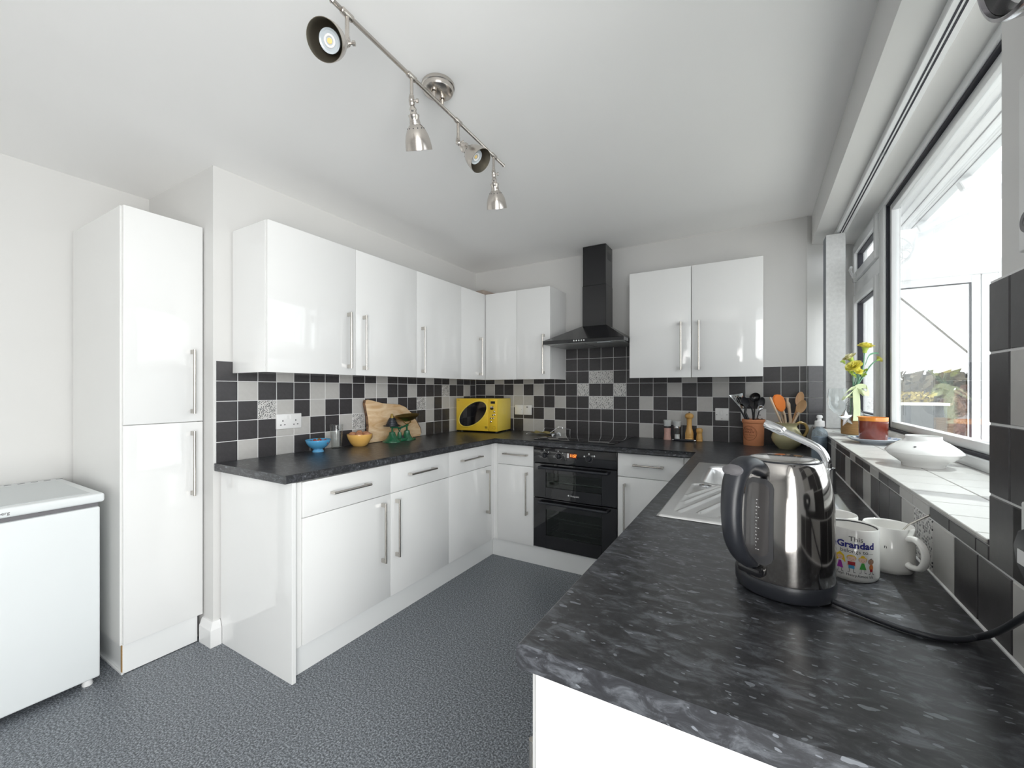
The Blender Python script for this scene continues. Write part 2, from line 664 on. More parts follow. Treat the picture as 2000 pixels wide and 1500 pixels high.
def tile_mesh(w, h, axis, m, t=.006):
    k = (round(w, 4), round(h, 4), axis, m)
    if k in _tm:
        return _tm[k]
    e = .0012
    a, b = w / 2, h / 2

    def V(u, v, n):
        return {'x+': (n, u, v), 'x-': (-n, u, v), 'y-': (u, -n, v), 'z+': (u, v, n)}[axis]
    L = [[V(s * (a - i), q * (b - i), d) for s, q in ((-1, -1), (1, -1), (1, 1), (-1, 1))] for i, d in ((0, 0), (0, t - e), (e, t))]
    vs = L[0] + L[1] + L[2]
    fs = [(8, 9, 10, 11)]
    for o in (0, 4):
        for i in range(4):
            j = (i + 1) % 4
            fs.append((o + i, o + j, o + 4 + j, o + 4 + i))
    if axis in ('x-',):
        fs = [f[::-1] for f in fs]
    me = bpy.data.meshes.new('tile')
    me.from_pydata(vs, [], fs)
    me.materials.append(M[m])
    me.update()
    bm = bmesh.new()
    bm.from_mesh(me)
    bmesh.ops.recalc_face_normals(bm, faces=bm.faces)
    bm.to_mesh(me)
    bm.free()
    _tm[k] = me
    return me


KEY = {'D': 'dark', 'L': 'light', 'P': 'mosaic'}


def tile(parent, axis, plane, u0, u1, v0, v1, k, gap=.0034, back=.006):
    w, h = u1 - u0 - gap, v1 - v0 - gap
    if w <= .004 or h <= .003:
        return
    o = bpy.data.objects.new('tile', tile_mesh(w, h, axis, KEY[k]))
    u, v = (u0 + u1) / 2, (v0 + v1) / 2
    if axis == 'x+':
        loc = (plane - back, u, v)
    elif axis == 'x-':
        loc = (plane + back, u, v)
    elif axis == 'y-':
        loc = (u, plane + back, v)
    else:
        loc = (u, v, plane - back)
    o.location = loc
    o.parent = parent
    link(o)


def TX(ex, ey, ez, o):
    m = Matrix.Identity(4)
    for i, c in enumerate((ex, ey, ez, o)):
        for j in range(3):
            m[j][i] = c[j]
    return m


def axis_T(o, d, roll=None):
    """matrix whose local z runs along d from o"""
    d = Vector(d).normalized()
    h = Vector(roll) if roll is not None else (Vector((0, 0, 1)) if abs(d.z) < .95 else Vector((1, 0, 0)))
    x = h.cross(d).normalized()
    y = d.cross(x)
    return TX(x, y, d, o)


def curve(pts, n=8):
    """Catmull-Rom through pts"""
    P = [Vector(p) for p in pts]
    P = [P[0] * 2 - P[1]] + P + [P[-1] * 2 - P[-2]]
    out = []
    for i in range(1, len(P) - 2):
        for k in range(n):
            t = k / n
            a, b, c, d = P[i - 1:i + 3]
            out.append(.5 * ((2 * b) + (c - a) * t + (2 * a - 5 * b + 4 * c - d) * t * t + (3 * b - a - 3 * c + d) * t ** 3))
    out.append(P[-2])
    return out


# ------------------------------------------------------------ the room
XL, YB, XR, ZC, ZW, ZS = -2.2642, 3.1881, .290, 2.321, .8800, 1.0170
XWIN = .52
g = G().box(-3.25, 1.0, -2.9, 3.45, -.06, 0)
struct(g.obj('floor', 'floor', ang=0))
g = G().box(-3.25, .62, -2.9, 3.45, ZC, ZC + .08)
struct(g.obj('ceiling', 'ceil', ang=0))
# left wall: recessed near part, then it steps out where the cupboards stand
g = G().prism([(-3.25, -2.9), (-3.0, -2.9), (-3.0, 1.012), (XL - .006, 1.012), (XL - .006, 3.45), (-3.25, 3.45)], 'z', 0, ZC)
wall_left = struct(g.obj('wall_left', 'wall', ang=0))
g = G().box(XL - .006, .266, YB + .006, 3.45, 0, ZC)
g.prism([(.266, YB + .002), (.53, YB + .170), (.56, 3.45), (.266, 3.45)], 'z', 0, ZC)
wall_back = struct(g.obj('wall_back', 'wall', ang=0))
g = G().box(XR + .006, .60, .32, .857, 0, ZC)
g.box(XR + .006, .60, -2.9, -1.52, 0, ZC)
g.box(XR + .006, .60, -1.52, .32, 2.16, ZC)
g.box(XR + .006, .60, .857, 3.36, 0, ZS - .008)
g.prism([(XR, 2.146), (.60, 2.146), (.60, ZC), (XR, ZC)], 'y', .857, 3.36)
wall_right = struct(g.obj('wall_right', 'wall', ang=0))
# the end wall behind the camera
g = G().box(-3.0, XR + .006, -2.85, -2.6, 0, ZC)
struct(g.obj('wall_front', 'wall', ang=0))
g = G()
for y0, y1 in ((-1.52, -1.45), (.25, .32)):
    g.box(.40, .46, y0, y1, 0, 2.16)
g.box(.40, .46, -1.45, .25, 2.09, 2.16).box(.40, .46, -1.45, .25, 0, .07)
added_door = struct(g.obj('added_door', 'upvc', ang=0))  # unseen door and opening, added to let fill light in
g = G().box(.428, .432, -1.45, .25, .07, 2.09)
g.obj('pane', 'glass', added_door, ang=0)

# skirting round the pillar
prof = [(0, 0), (.020, 0), (.020, .082), (.015, .092), (.012, .105), (.006, .116), (0, .118)]
g = G()
pts = [(-2.362, 1.012, 0, -1), (XL - .006, 1.012, 1, -1), (XL - .006, 1.040, 1, 0)]
rows = []
for x, y, dx, dy in pts:
    rows.append([g.bm.verts.new((x + dx * d, y + dy * d, z)) for d, z in prof])
for A, B in zip(rows, rows[1:]):
    for i in range(len(prof) - 1):
        g.bm.faces.new((A[i], A[i + 1], B[i + 1], B[i]))
bmesh.ops.recalc_face_normals(g.bm, faces=g.bm.faces)
struct(g.obj('baseboard_left', 'skirt', ang=25))
g = G().box(-3.0, -2.985, -2.6, .06, 0, .118, .004)
struct(g.obj('baseboard_recess', 'skirt', ang=25))

# ------------------------------------------------------------ wall tiles
LROWS = [ZW - .002, .979, 1.079, 1.179, 1.278, 1.377]
L_PAT = [  # bottom row first, columns from the pillar to the back corner
    "DLDLDDLDLDDLDDLDDDLDDL",
    "DDDLLDDLPDLDLDDLDDLDLD",
    "DDPLDLDDLDDLDDPLDLLLDD",
    "DLDDDLLDDLLDDLDDDPDDLD",
    "DDDLDDDLDDLDDDDLDDLDDD"]
lu = [1.0220 + .09905 * i for i in range(22)] + [YB - .002]
g = G().box(XL - .006, XL - .0018, 1.0205, YB - .002, ZW - .002, 1.3775)
g.obj('grout', 'grout', wall_left, ang=0)
for r in range(5):
    for c in range(22):
        tile(wall_left, 'x+', XL, lu[c], lu[c + 1], LROWS[r], LROWS[r + 1], L_PAT[r][c])
BROWS = [ZW - .002, .9853, 1.0853, 1.1853, 1.2853, 1.3853, 1.4853, 1.585]
B_PAT = [
    "DLLDDLLDLDDDDDDLDDDLDDDDDD",
    "DDDLDDDLDDDDDDDDDLLDDDDLDD",
    "DDDLLLDDLDDPPDDLDDDLDDDLDD",
    "DLDDLDLDDDPDDPDDDLDDLDLDDD",
    "DDLDDLDDDDDPPDDDDDLDLDDDDD",
    "DDDDDDDDDDDDDDDDDDDDDDDDDD",
    "DDDDDDDDDDDDDDDDDDDDDDDDDD"]
bu = [XL + .001] + [-2.1542 + .09925 * i for i in range(25)] + [.2655]
bu[0] = XL + .001
g = G().box(XL, .266, YB + .0018, YB + .006, ZW - .002, 1.3858)
g.box(bu[9], bu[15], YB + .0018, YB + .006, 1.3858, 1.585)
g.obj('grout', 'grout', wall_back, ang=0)
for r in range(7):
    for c in range(26):
        if r >= 5 and not 9 <= c <= 14:
            continue
        tile(wall_back, 'y-', YB, bu[c], bu[c + 1], BROWS[r], BROWS[r + 1], B_PAT[r][c])
# splayed far cheek of the window: tiles turned to its angle
ca = math.atan2(.168, .264)
for r in range(4):
    for c, kk in enumerate(('DDDD', 'LDPD', 'LPLL')):
        z0, z1 = (ZS, 1.0853, 1.1853, 1.2853, 1.3853)[r:r + 2]
        o = bpy.data.objects.new('tile', tile_mesh(.0965, z1 - z0 - .003, 'y-', KEY[kk[r]]))
        d = .050 + .0995 * c
        o.location = (.266 + d * math.cos(ca), YB + .002 + d * math.sin(ca), (z0 + z1) / 2)
        o.rotation_euler = (0, 0, ca)
        o.parent = wall_back
        link(o)

# right wall: splashback below the sill, tile edging under the sill, panel beside the window
rcol = [.710 + .1035 * i for i in range(1, 24)]
R1 = "LDDLPLDDDDLDDLDDLDDLDLDD"
y0 = .508
u = y0
cuts = [.508, .610, .7105, .813, .913, 1.004, 1.105, 1.219, 1.309, 1.413, 1.514, 1.620, 1.724, 1.831, 1.935, 2.039, 2.147, 2.27, 2.401]
while cuts[-1] + .1035 < YB - .004:
    cuts.append(cuts[-1] + .1035)
cuts[-1] = YB - .003
pat = "DDLDDLPLDDDLDDLDD" + "LDDLDDLDDLDD"
g = G().box(XR + .0018, XR + .006, .508, YB - .003, ZW - .002, ZS - .0085)
g.box(XR + .0018, XR + .006, .508, .877, ZS - .0085, 1.392)
g.box(XR + .006, .52, .880, YB + .0, ZS - .0085, ZS - .0022)
g.obj('grout', 'grout', wall_right, ang=0)
for i in range(len(cuts) - 1):
    tile(wall_right, 'x-', XR, cuts[i], cuts[i + 1], ZW - .002, .984, pat[i % len(pat)])
hcut = [.878, .92, 1.024, 1.123, 1.2245, 1.325, 1.423, 1.524, 1.629, 1.732, 1.845, 1.946, 2.05, 2.15, 2.25, 2.303]
while hcut[-1] + .1035 < YB - .004:
    hcut.append(hcut[-1] + .1035)
hp = "DDDLLDDLDDLDDDLLDDLDDLDDL"
for i in range(len(hcut) - 1):
    tile(wall_right, 'x-', XR, hcut[i], hcut[i + 1], .984, 1.0075, hp[i], gap=.0024)
    o = bpy.data.objects.new('tile', tile_mesh(hcut[i + 1] - hcut[i] - .002, .0085, 'x-', KEY[hp[i]]))
    o.location = (XR + .006, (hcut[i] + hcut[i + 1]) / 2, 1.0122)
    o.parent = wall_right
    link(o)
tile(wall_right, 'x-', XR, .813, .878, .984, 1.0835, 'D')
ncol = [(.819, .878, 'DDDDD'), (.719, .819, 'DDLDD'), (.619, .719, 'DLDDL')]
nrow = [.984, 1.0835, 1.186, 1.2885, 1.3905]
for a, b, ks in ncol:
    for r in range(4):
        if a == .819 and r == 0:
            continue
        tile(wall_right, 'x-', XR, a, b, nrow[r], nrow[r + 1], ks[r])
tile(wall_right, 'x-', XR, .710, .813, .984, 1.0835, 'D')
# tiled sill
scut = [.880, .916]
while scut[-1] + .1035 < 3.17:
    scut.append(scut[-1] + .1035)
scut[-1] = YB - .004
for i in range(len(scut) - 1):
    tile(wall_right, 'z+', ZS, XR - .003, .3935, scut[i], scut[i + 1], 'L', gap=.0022)
    tile(wall_right, 'z+', ZS, .3935, XWIN - .002, scut[i], scut[i + 1], 'L', gap=.0022)
# sealant line along the worktop
g = G().tube([(XR - .001, .51, ZW + .001), (XR - .001, YB - .01, ZW + .001)], .0028, 6)
struct(g.obj('trim_1', 'whiteplastic', ang=40))

# ------------------------------------------------------------ kitchen window
def frame_rect(g, x0, x1, ya, yb, za, zb, w, bev=.004):
    g.box(x0, x1, ya, ya + w, za, zb, bev)
    g.box(x0, x1, yb - w, yb, za, zb, bev)
    g.box(x0, x1, ya + w, yb - w, za, za + w, bev)
    g.box(x0, x1, ya + w, yb - w, zb - w, zb, bev)


W0 = thing('window_1', '', 'window', (XWIN, 2.1, ZS))
del W0['label'], W0['category']
struct(W0)
g = G()
XO = XWIN + .06
g.box(XWIN, XO, .857, 3.352, ZS - .002, ZS + .030, .004)
g.box(XWIN, XO, .857, 3.352, 2.120, 2.150, .004)
g.box(XWIN, XO, 3.320, 3.352, ZS + .03, 2.12, .004)
g.box(XWIN, XO, 2.640, 2.722, ZS + .03, 2.12, .004)
g.box(XWIN, XO, .857, .90, ZS + .03, 2.12, .004)
g.box(XWIN, XO, 2.722, 3.320, 1.815, 1.895, .004)
g.obj('frame', 'upvc', W0, ang=30)
for ya, yb, za, zb in ((2.728, 3.316, ZS + .034, 1.812), (2.728, 3.316, 1.898, 2.116)):
    g = G()
    frame_rect(g, XWIN - .012, XWIN + .045, ya, yb, za, zb, .050)
    o = g.obj('sash', 'upvc', W0, ang=30)
    g = G()
    frame_rect(g, XWIN + .004, XWIN + .03, ya + .050, yb - .050, za + .050, zb - .050, .006, .001)
    g.obj('gasket', 'gasket', o, ang=0)
    G().box(XWIN + .018, XWIN + .021, ya + .05, yb - .05, za + .05, zb - .05).obj('pane', 'glass', o, ang=0)
    if za > 1.5:
        g = G().box(XWIN - .030, XWIN - .012, 3.20, 3.235, za + .012, za + .034, .004)
        g.tube([(XWIN - .028, 3.215, za + .025), (XWIN - .045, 3.18, za + .05), (XWIN - .045, 3.14, za + .06)], .007, 8)
        g.obj('catch', 'whiteplastic', o)
g = G()
frame_rect(g, XWIN + .010, XWIN + .035, .90, 2.640, ZS + .03, 2.12, .010, .001)
g.obj('gasket', 'gasket', W0, ang=0)
g = G()
frame_rect(g, XWIN + .022, XWIN + .055, .91, 2.630, ZS + .04, 2.11, .030, .003)
g.obj('glazing_bead', 'upvc', W0, ang=30)
G().box(XWIN + .036, XWIN + .040, .94, 2.60, ZS + .07, 2.08).obj('pane', 'glass', W0, ang=0)

# ------------------------------------------------------------ worktop (one U-shaped top, hole for the sink bowl)
XF, YF, XE, YE = -1.672, 2.592, -.294, .512
U = [(XL + .002, 1.014), (XF, 1.014), (XF, YF), (XE, YF), (XE, YE), (XR - .002, YE), (XR - .002, YB - .002), (XL + .002, YB - .002)]
ZB = .844
bm = bmesh.new()
bot = [bm.verts.new((x, y, ZB)) for x, y in U]
top = [bm.verts.new((x, y, ZW)) for x, y in U]
bm.faces.new(bot[::-1])
bm.faces.new(top)
ed = []
for i in range(8):
    f = bm.faces.new((bot[i], bot[(i + 1) % 8], top[(i + 1) % 8], top[i]))
bm.edges.ensure_lookup_table()
for e in bm.edges:
    a, b = e.verts
    if abs(a.co.z - b.co.z) < 1e-6:
        k = {(round(a.co.x, 3), round(a.co.y, 3)), (round(b.co.x, 3), round(b.co.y, 3))}
        for i in (1, 2, 3):
            if k == {(round(U[i][0], 3), round(U[i][1], 3)), (round(U[i + 1][0], 3), round(U[i + 1][1], 3))}:
                ed.append(e)
bmesh.ops.bevel(bm, geom=ed, offset=.010, segments=4, profile=.5, affect='EDGES')
me = bpy.data.meshes.new('worktop')
bm.to_mesh(me)
bm.free()
wt = bpy.data.objects.new('worktop', me)
link(wt)
cut = G().box(-.188, .168, 1.718, 2.135, ZB - .1, ZW + .1).obj('cut', 'black', ang=0)
bo = wt.modifiers.new('b', 'BOOLEAN')
bo.operation = 'DIFFERENCE'
bo.object = cut
bo.solver = 'EXACT'
bpy.context.view_layer.update()
me2 = bpy.data.meshes.new_from_object(wt.evaluated_get(bpy.context.evaluated_depsgraph_get()))
wt.modifiers.clear()
wt.data = me2
bpy.data.objects.remove(cut)
me2.materials.clear()
me2.materials.append(M['worktop'])
smooth(me2, 40)
tag(wt, 'black speckled laminate worktop running in a U round three sides of the kitchen', 'worktop')

# ------------------------------------------------------------ cupboards
HANDLE = {}


def handle(parent, n, plane, a, b, along, at):
    """bar handle; n: '+x' or '-y'; along 'z' -> a,b are heights and at is the side position, 'u' -> a,b sideways and at is the height"""
    g = G()

    def P(u, z, d):
        return (plane + d, u, z) if n == '+x' else (u, plane - d, z)
    out, r, hw = .030, .0060, .0085
    ends = ((a, at), (b, at)) if along == 'u' else ((at, a), (at, b))
    g.tube([P(*ends[0], out), P(*ends[1], out)], r, 12)
    for k, (u, z) in enumerate(ends):
        s = 1 if k == 0 else -1
        if along == 'u':
            u0, u1, z0, z1 = sorted((u + .001 * s, u + .021 * s)) + [z - .0052, z + .0052]
        else:
            z0, z1 = sorted((z + .001 * s, z + .021 * s))
            u0, u1 = u - .0052, u + .0052
        p, q = P(u0, z0, 0), P(u1, z1, out)
        g.box(*sorted((p[0], q[0])), *sorted((p[1], q[1])), *sorted((p[2], q[2])), .0012, 1)
    return g.obj('handle', 'handle', parent, ang=40)


def front(parent, n, plane, u0, u1, z0, z1, name='door', m='gloss', t=.018, gap=.0015):
    g = G()
    u0, u1, z0, z1 = u0 + gap, u1 - gap, z0 + gap, z1 - gap
    if n == '+x':
        g.box(plane - t, plane, u0, u1, z0, z1, .0014, 2)
    else:
        g.box(u0, u1, plane, plane + t, z0, z1, .0014, 2)
    return g.obj(name, m, parent, ang=30)


# tall cupboard
TX0 = -2.355
tall = thing('tall_cupboard', 'tall narrow white gloss cupboard with two stacked doors beside the pillar', 'cupboard', (-2.67, .855, 0))
G().box(-2.985, TX0 - .0195, .700, .99, .128, 2.033, .001, 1).obj('carcass', 'carcass', tall, ang=30)
d = front(tall, '+x', TX0, .7045, 1.0065, .132, 1.081)
handle(d, '+x', TX0, .728, 1.037, 'z', .958)
d = front(tall, '+x', TX0, .7045, 1.0065, 1.081, 2.035)
handle(d, '+x', TX0, 1.121, 1.428, 'z', .958)
G().box(-2.388, -2.372, .7085, .989, .003, .130, .001, 1).obj('plinth', 'plinth', tall, ang=30)
g = G().box(-2.98, -2.39, .712, .726, .0, .127, .001, 1)
g.box(-2.98, -2.372, .704, .712, .0, .010, .001, 1)
g.obj('side_plinth', 'plinth', tall, ang=30)
G().box(-2.3885, -2.3735, .7068, .7085, .010, .126).obj('chipboard_edge', 'chip', tall, ang=0)['label'] = 'raw chipboard plinth end'

# base run on the left
XB = -1.690
endp = G().box(XL + .003, -1.678, 1.042, 1.060, 0, ZB - .0005, .001, 1).obj('end_panel', 'gloss', at=(-1.97, 1.051, 0), ang=30)
tag(endp, 'tall white gloss end panel closing the left run of base units', 'panel')
ZD, ZT, ZM = .131, .838, .681
ua = thing('base_unit', 'wide white base unit with two drawers over two doors next to the end panel', 'base unit', (-1.97, 1.58, 0))
G().box(XL + .003, XB - .0195, 1.0605, 2.087, .13, ZB - .0005, .001, 1).obj('carcass', 'carcass', ua, ang=30)
G().box(XB - .019, XB - .006, 1.0605, 1.096, .13, ZT, .001, 1).obj('filler', 'carcass', ua, ang=30)
for u0, u1, h0, h1, hd in ((1.097, 1.598, 1.231, 1.445, 1.538), (1.598, 2.088, 1.724, 1.940, 1.635)):
    d = front(ua, '+x', XB, u0, u1, ZM, ZT, 'drawer_front')
    handle(d, '+x', XB, h0, h1, 'u', .764)
    d = front(ua, '+x', XB, u0, u1, ZD, ZM)
    handle(d, '+x', XB, .336, .646, 'z', hd)
ub = thing('base_unit', 'white base unit with one drawer over one door left of the inner corner', 'base unit', (-1.97, 2.34, 0))
G().box(XL + .003, XB - .0195, 2.0885, 2.585, .13, ZB - .0005, .001, 1).obj('carcass', 'carcass', ub, ang=30)
d = front(ub, '+x', XB, 2.088, 2.582, ZM, ZT, 'drawer_front')
handle(d, '+x', XB, 2.205, 2.429, 'u', .768)
d = front(ub, '+x', XB, 2.088, 2.582, ZD, ZM)
handle(d, '+x', XB, .344, .656, 'z', 2.512)
cp = G().prism([(XB - .10, 2.5835), (XB - .004, 2.5835), (XB - .004, 2.622), (-1.664, 2.622), (-1.664, 2.72), (XB - .10, 2.72)], 'z', .131, ZT).obj('corner_post', 'gloss', at=(-1.71, 2.65, .131), ang=30)
tag(cp, 'white corner post between the left and back base units', 'post')
pl = G().box(-1.735, -1.719, 1.0605, 2.66, 0, .128, .001, 1).obj('plinth_board', 'plinth', at=(-1.727, 1.86, 0), ang=30)
tag(pl, 'white plinth board under the left run of base units', 'plinth')

# base run at the back
YF2 = 2.620
uc = thing('base_unit', 'narrow white base unit with drawer and door left of the oven', 'base unit', (-1.51, 2.9, 0))
G().box(-1.662, -1.364, YF2 + .0195, YB - .008, .13, ZB - .0005, .001, 1).obj('carcass', 'carcass', uc, ang=30)
d = front(uc, '-y', YF2, -1.663, -1.363, .690, ZT, 'drawer_front')
handle(d, '-y', YF2, -1.603, -1.404, 'u', .770)
d = front(uc, '-y', YF2, -1.663, -1.363, ZD, .690)
handle(d, '-y', YF2, .349, .650, 'z', -1.411)
ud = thing('base_unit', 'white base unit with drawer and door right of the oven', 'base unit', (-.57, 2.9, 0))
G().box(-.764, -.372, YF2 + .0195, YB - .008, .13, ZB - .0005, .001, 1).obj('carcass', 'carcass', ud, ang=30)
d = front(ud, '-y', YF2, -.765, -.372, .690, ZT, 'drawer_front')
handle(d, '-y', YF2, -.664, -.484, 'u', .770)
d = front(ud, '-y', YF2, -.765, -.372, ZD, .690)
handle(d, '-y', YF2, .345, .650, 'z', -.717)
G().box(-.3715, -.318, YF2 + .004, YF2 + .022, .131, ZT, .001, 1).obj('filler', 'gloss', ud, ang=30)
pl = G().box(-1.718, -.32, 2.640, 2.656, 0, .128, .001, 1).obj('plinth_board', 'plinth', at=(-1.03, 2.648, 0), ang=30)
tag(pl, 'white plinth board under the oven and back base units', 'plinth')
# right run (its fronts face left, under the worktop)
for k, (a, b, lab) in enumerate(((.551, 1.15, 'white base unit at the near end of the right worktop'), (1.15, 1.70, 'white base unit under the draining board'), (1.70, 2.60, 'white base unit under the sink bowl'))):
    t = thing('base_unit', lab, 'base unit', (0, (a + b) / 2, 0))
    G().box(-.27, XR - .004, a + .001, b - .001, .13, ZB - .0005 if k < 1 else .69, .001, 1).obj('carcass', 'carcass', t, ang=30)
    g = G().box(-.2895, -.2715, a + .002, b - .002, ZD, ZT, .0014)
    d = g.obj('door', 'gloss', t, ang=30)
    G().tube([(-.32, a + .06, .36), (-.32, a + .06, .66)], .006, 10).box(-.32, -.29, a + .055, a + .065, .362, .38).box(-.32, -.29, a + .055, a + .065, .64, .658).obj('handle', 'handle', d)
endp = G().box(-.273, XR - .002, .531, .549, 0, ZB - .0005, .001, 1).obj('end_panel', 'gloss', at=(0, .54, 0), ang=30)
tag(endp, 'white end panel under the near end of the right worktop', 'panel')
pl = G().box(-.252, -.236, .551, 2.63, 0, .128, .001, 1).obj('plinth_board', 'plinth', at=(-.244, 1.6, 0), ang=30)
tag(pl, 'white plinth board under the right run of base units', 'plinth')

# wall cupboards
XW, ZW0, ZW1 = -1.954, 1.318, 2.027
wa = thing('wall_cupboard', 'two-door white gloss wall cupboard nearest the pillar on the left wall', 'wall cupboard', (-2.11, 1.586, ZW0))
G().box(XL + .003, XW - .0195, 1.095, 2.076, ZW0, ZW1, .001, 1).obj('carcass', 'gloss', wa, ang=30)
d = front(wa, '+x', XW, 1.0945, 1.588, ZW0 - .002, ZW1)
handle(d, '+x', XW, 1.353, 1.661, 'z', 1.535)
d = front(wa, '+x', XW, 1.588, 2.0768, ZW0 - .002, ZW1)
handle(d, '+x', XW, 1.350, 1.660, 'z', 1.639)
wb = thing('wall_cupboard', 'single-door white wall cupboard in the middle of the left wall', 'wall cupboard', (-2.11, 2.32, ZW0))
G().box(XL + .003, XW - .0195, 2.0775, 2.560, ZW0, ZW1, .001, 1).obj('carcass', 'gloss', wb, ang=30)
d = front(wb, '+x', XW, 2.077, 2.561, ZW0 - .002, ZW1)
handle(d, '+x', XW, 1.350, 1.659, 'z', 2.125)
wc = thing('wall_cupboard', 'L-shaped white corner wall cupboard where the left and back walls meet', 'wall cupboard', (-2.0, 2.95, ZW0))
g = G().prism([(XL + .003, 2.5615), (XW - .0195, 2.5615), (XW - .0195, 2.9085), (-1.3615, 2.9085), (-1.3615, YB - .003), (XL + .003, YB - .003)], 'z', ZW0, ZW1)
g.obj('carcass', 'gloss', wc, ang=30)
d = front(wc, '+x', XW, 2.561, 2.887, ZW0 - .002, ZW1)
handle(d, '+x', XW, 1.353, 1.660, 'z', 2.802)
front(wc, '-y', 2.889, XW + .001, -1.654, ZW0 - .002, ZW1, 'blank_panel')
d = front(wc, '-y', 2.889, -1.654, -1.3605, ZW0 - .002, ZW1)
handle(d, '-y', 2.889, 1.357, 1.662, 'z', -1.410)
wd = thing('wall_cupboard', 'two-door white wall cupboard right of the cooker hood', 'wall cupboard', (-.365, 3.04, ZW0))
G().box(-.7575, .028, 2.898, YB - .003, ZW0, ZW1, .001, 1).obj('carcass', 'gloss', wd, ang=30)
d = front(wd, '-y', 2.878, -.759, -.366, ZW0 - .004, ZW1 + .001)
handle(d, '-y', 2.878, 1.364, 1.672, 'z', -.425)
d = front(wd, '-y', 2.878, -.364, .029, ZW0 - .004, ZW1 + .001)
handle(d, '-y', 2.878, 1.362, 1.671, 'z', -.319)
T = Matrix.Translation((-2.09, 3.02, 2.0275)) @ Matrix.Rotation(-.12, 4, 'Z')
g = G().box(-.12, .12, -.11, .11, 0, .045, .002, 1, T)
o = g.obj('flat_box', 'card', at=(-2.09, 3.02, 2.0275), ang=30)
tag(o, 'dull brownish flat box on top of the corner wall cupboard', 'box')

# ------------------------------------------------------------ freezer
fz = thing('chest_freezer', 'white under-counter freezer with flat lid at the left edge of the room', 'freezer', (-2.69, .37, 0))
G().box(-2.975, -2.445, .085, .640, .022, .742, .006, 2).obj('body', 'freezer', fz, ang=30)
G().box(-2.443, -2.392, .082, .643, .028, .744, .007, 3).obj('door', 'freezer', fz, ang=30)
lid = G().box(-2.985, -2.388, .075, .657, .762, .799, .010, 3).obj('lid', 'freezer', fz, ang=35)
G().box(-2.97, -2.408, .095, .640, .742, .764).obj('lid_gap', 'greyplastic', fz, ang=0)
G().box(-2.900, -2.432, .11, .622, .7985, .8005, .001, 1).obj('lid_panel', 'freezertop', lid, ang=30)
g = G()
for k in range(14):
    y = .10 + k * .041
    g.box(-2.952, -2.946, y, y + .022, .7988, .8000)
g.obj('vent_slot', 'greyplastic', lid, ang=0)
for (x, y) in ((-2.42, .61), (-2.42, .12), (-2.93, .61), (-2.93, .12)):
    G().lathe([(0, 0), (.016, 0), (.018, .006), (.014, .020), (.014, .03), (0, .03)], (x, y, 0), 16).obj('foot', 'whiteplastic', fz)
put_text('Blomberg', .0165, lid, 'greyplastic', lambda x, y: Vector((-2.3876, .362 + x, .7795 + y)), bold=.0003)

# ------------------------------------------------------------ double oven
ov = thing('double_oven', 'black built-in double oven with glass doors under the hob', 'oven', (-1.064, 2.9, .135))
OX0, OX1, OY = -1.360, -.768, 2.615
G().box(OX0 + .004, OX1 - .004, OY + .30, YB - .02, .135, .84).box(OX0 + .001, OX0 + .02, OY + .02, OY + .30, .135, .84).box(OX1 - .02, OX1 - .001, OY + .02, OY + .30, .135, .84).obj('housing', 'black', ov, ang=0)
pn = G().box(OX0, OX1, OY, OY + .03, .729, .8375, .003, 2).obj('control_panel', 'blackgloss', ov, ang=30)
for x, s in ((-1.274, 1), (-1.170, 1), (-.952, 1)):
    T = axis_T((x, OY, .783), (0, -1, 0))
    k = G().lathe([(0, .020), (.0125, .020), (.0155, .016), (.017, .004), (.017, 0)], n=24, T=T).obj('knob', 'black', pn)
    G().box(x - .0022, x + .0022, OY - .026, OY - .018, .769, .797, .001, 1).obj('grip', 'hood', k)
    g = G()
    for j in range(14):
        a = 2 * PI * j / 14
        g.face([(x + math.cos(a) * .024 + dx, OY - .0006, .783 + math.sin(a) * .024 + dz) for dx, dz in ((-.001, -.001), (.001, -.001), (.001, .001), (-.001, .001))])
    g.obj('dial_marks', 'mark', pn, ang=0)['kind'] = 'stuff'
g = G()
for x, z, r in ((-1.244, .806, .0042), (-1.140, .806, .0042), (-.952, .815, .005), (-.930, .803, .004), (-.916, .803, .0062), (-.984, .797, .0055), (-1.276, .817, .004), (-1.172, .817, .004)):
    g.lathe([(0, .001), (r, .001), (r, 0)], n=12, T=axis_T((x, OY, z), (0, -1, 0)))
g.obj('symbol_marks', 'mark', pn)['kind'] = 'stuff'
G().box(-1.108, -1.036, OY - .0012, OY, .775, .811).obj('display', 'displaydark', pn, ang=0)
G().box(-1.106, -1.092, OY - .0020, OY - .0012, .778, .808).obj('display_label', 'mark', pn, ang=0)
put_text('11:57', .026, pn, 'led_red', lambda x, y: Vector((-1.062 + x * .82, OY - .0022, .793 + y)), 'clock_digits', .0006)
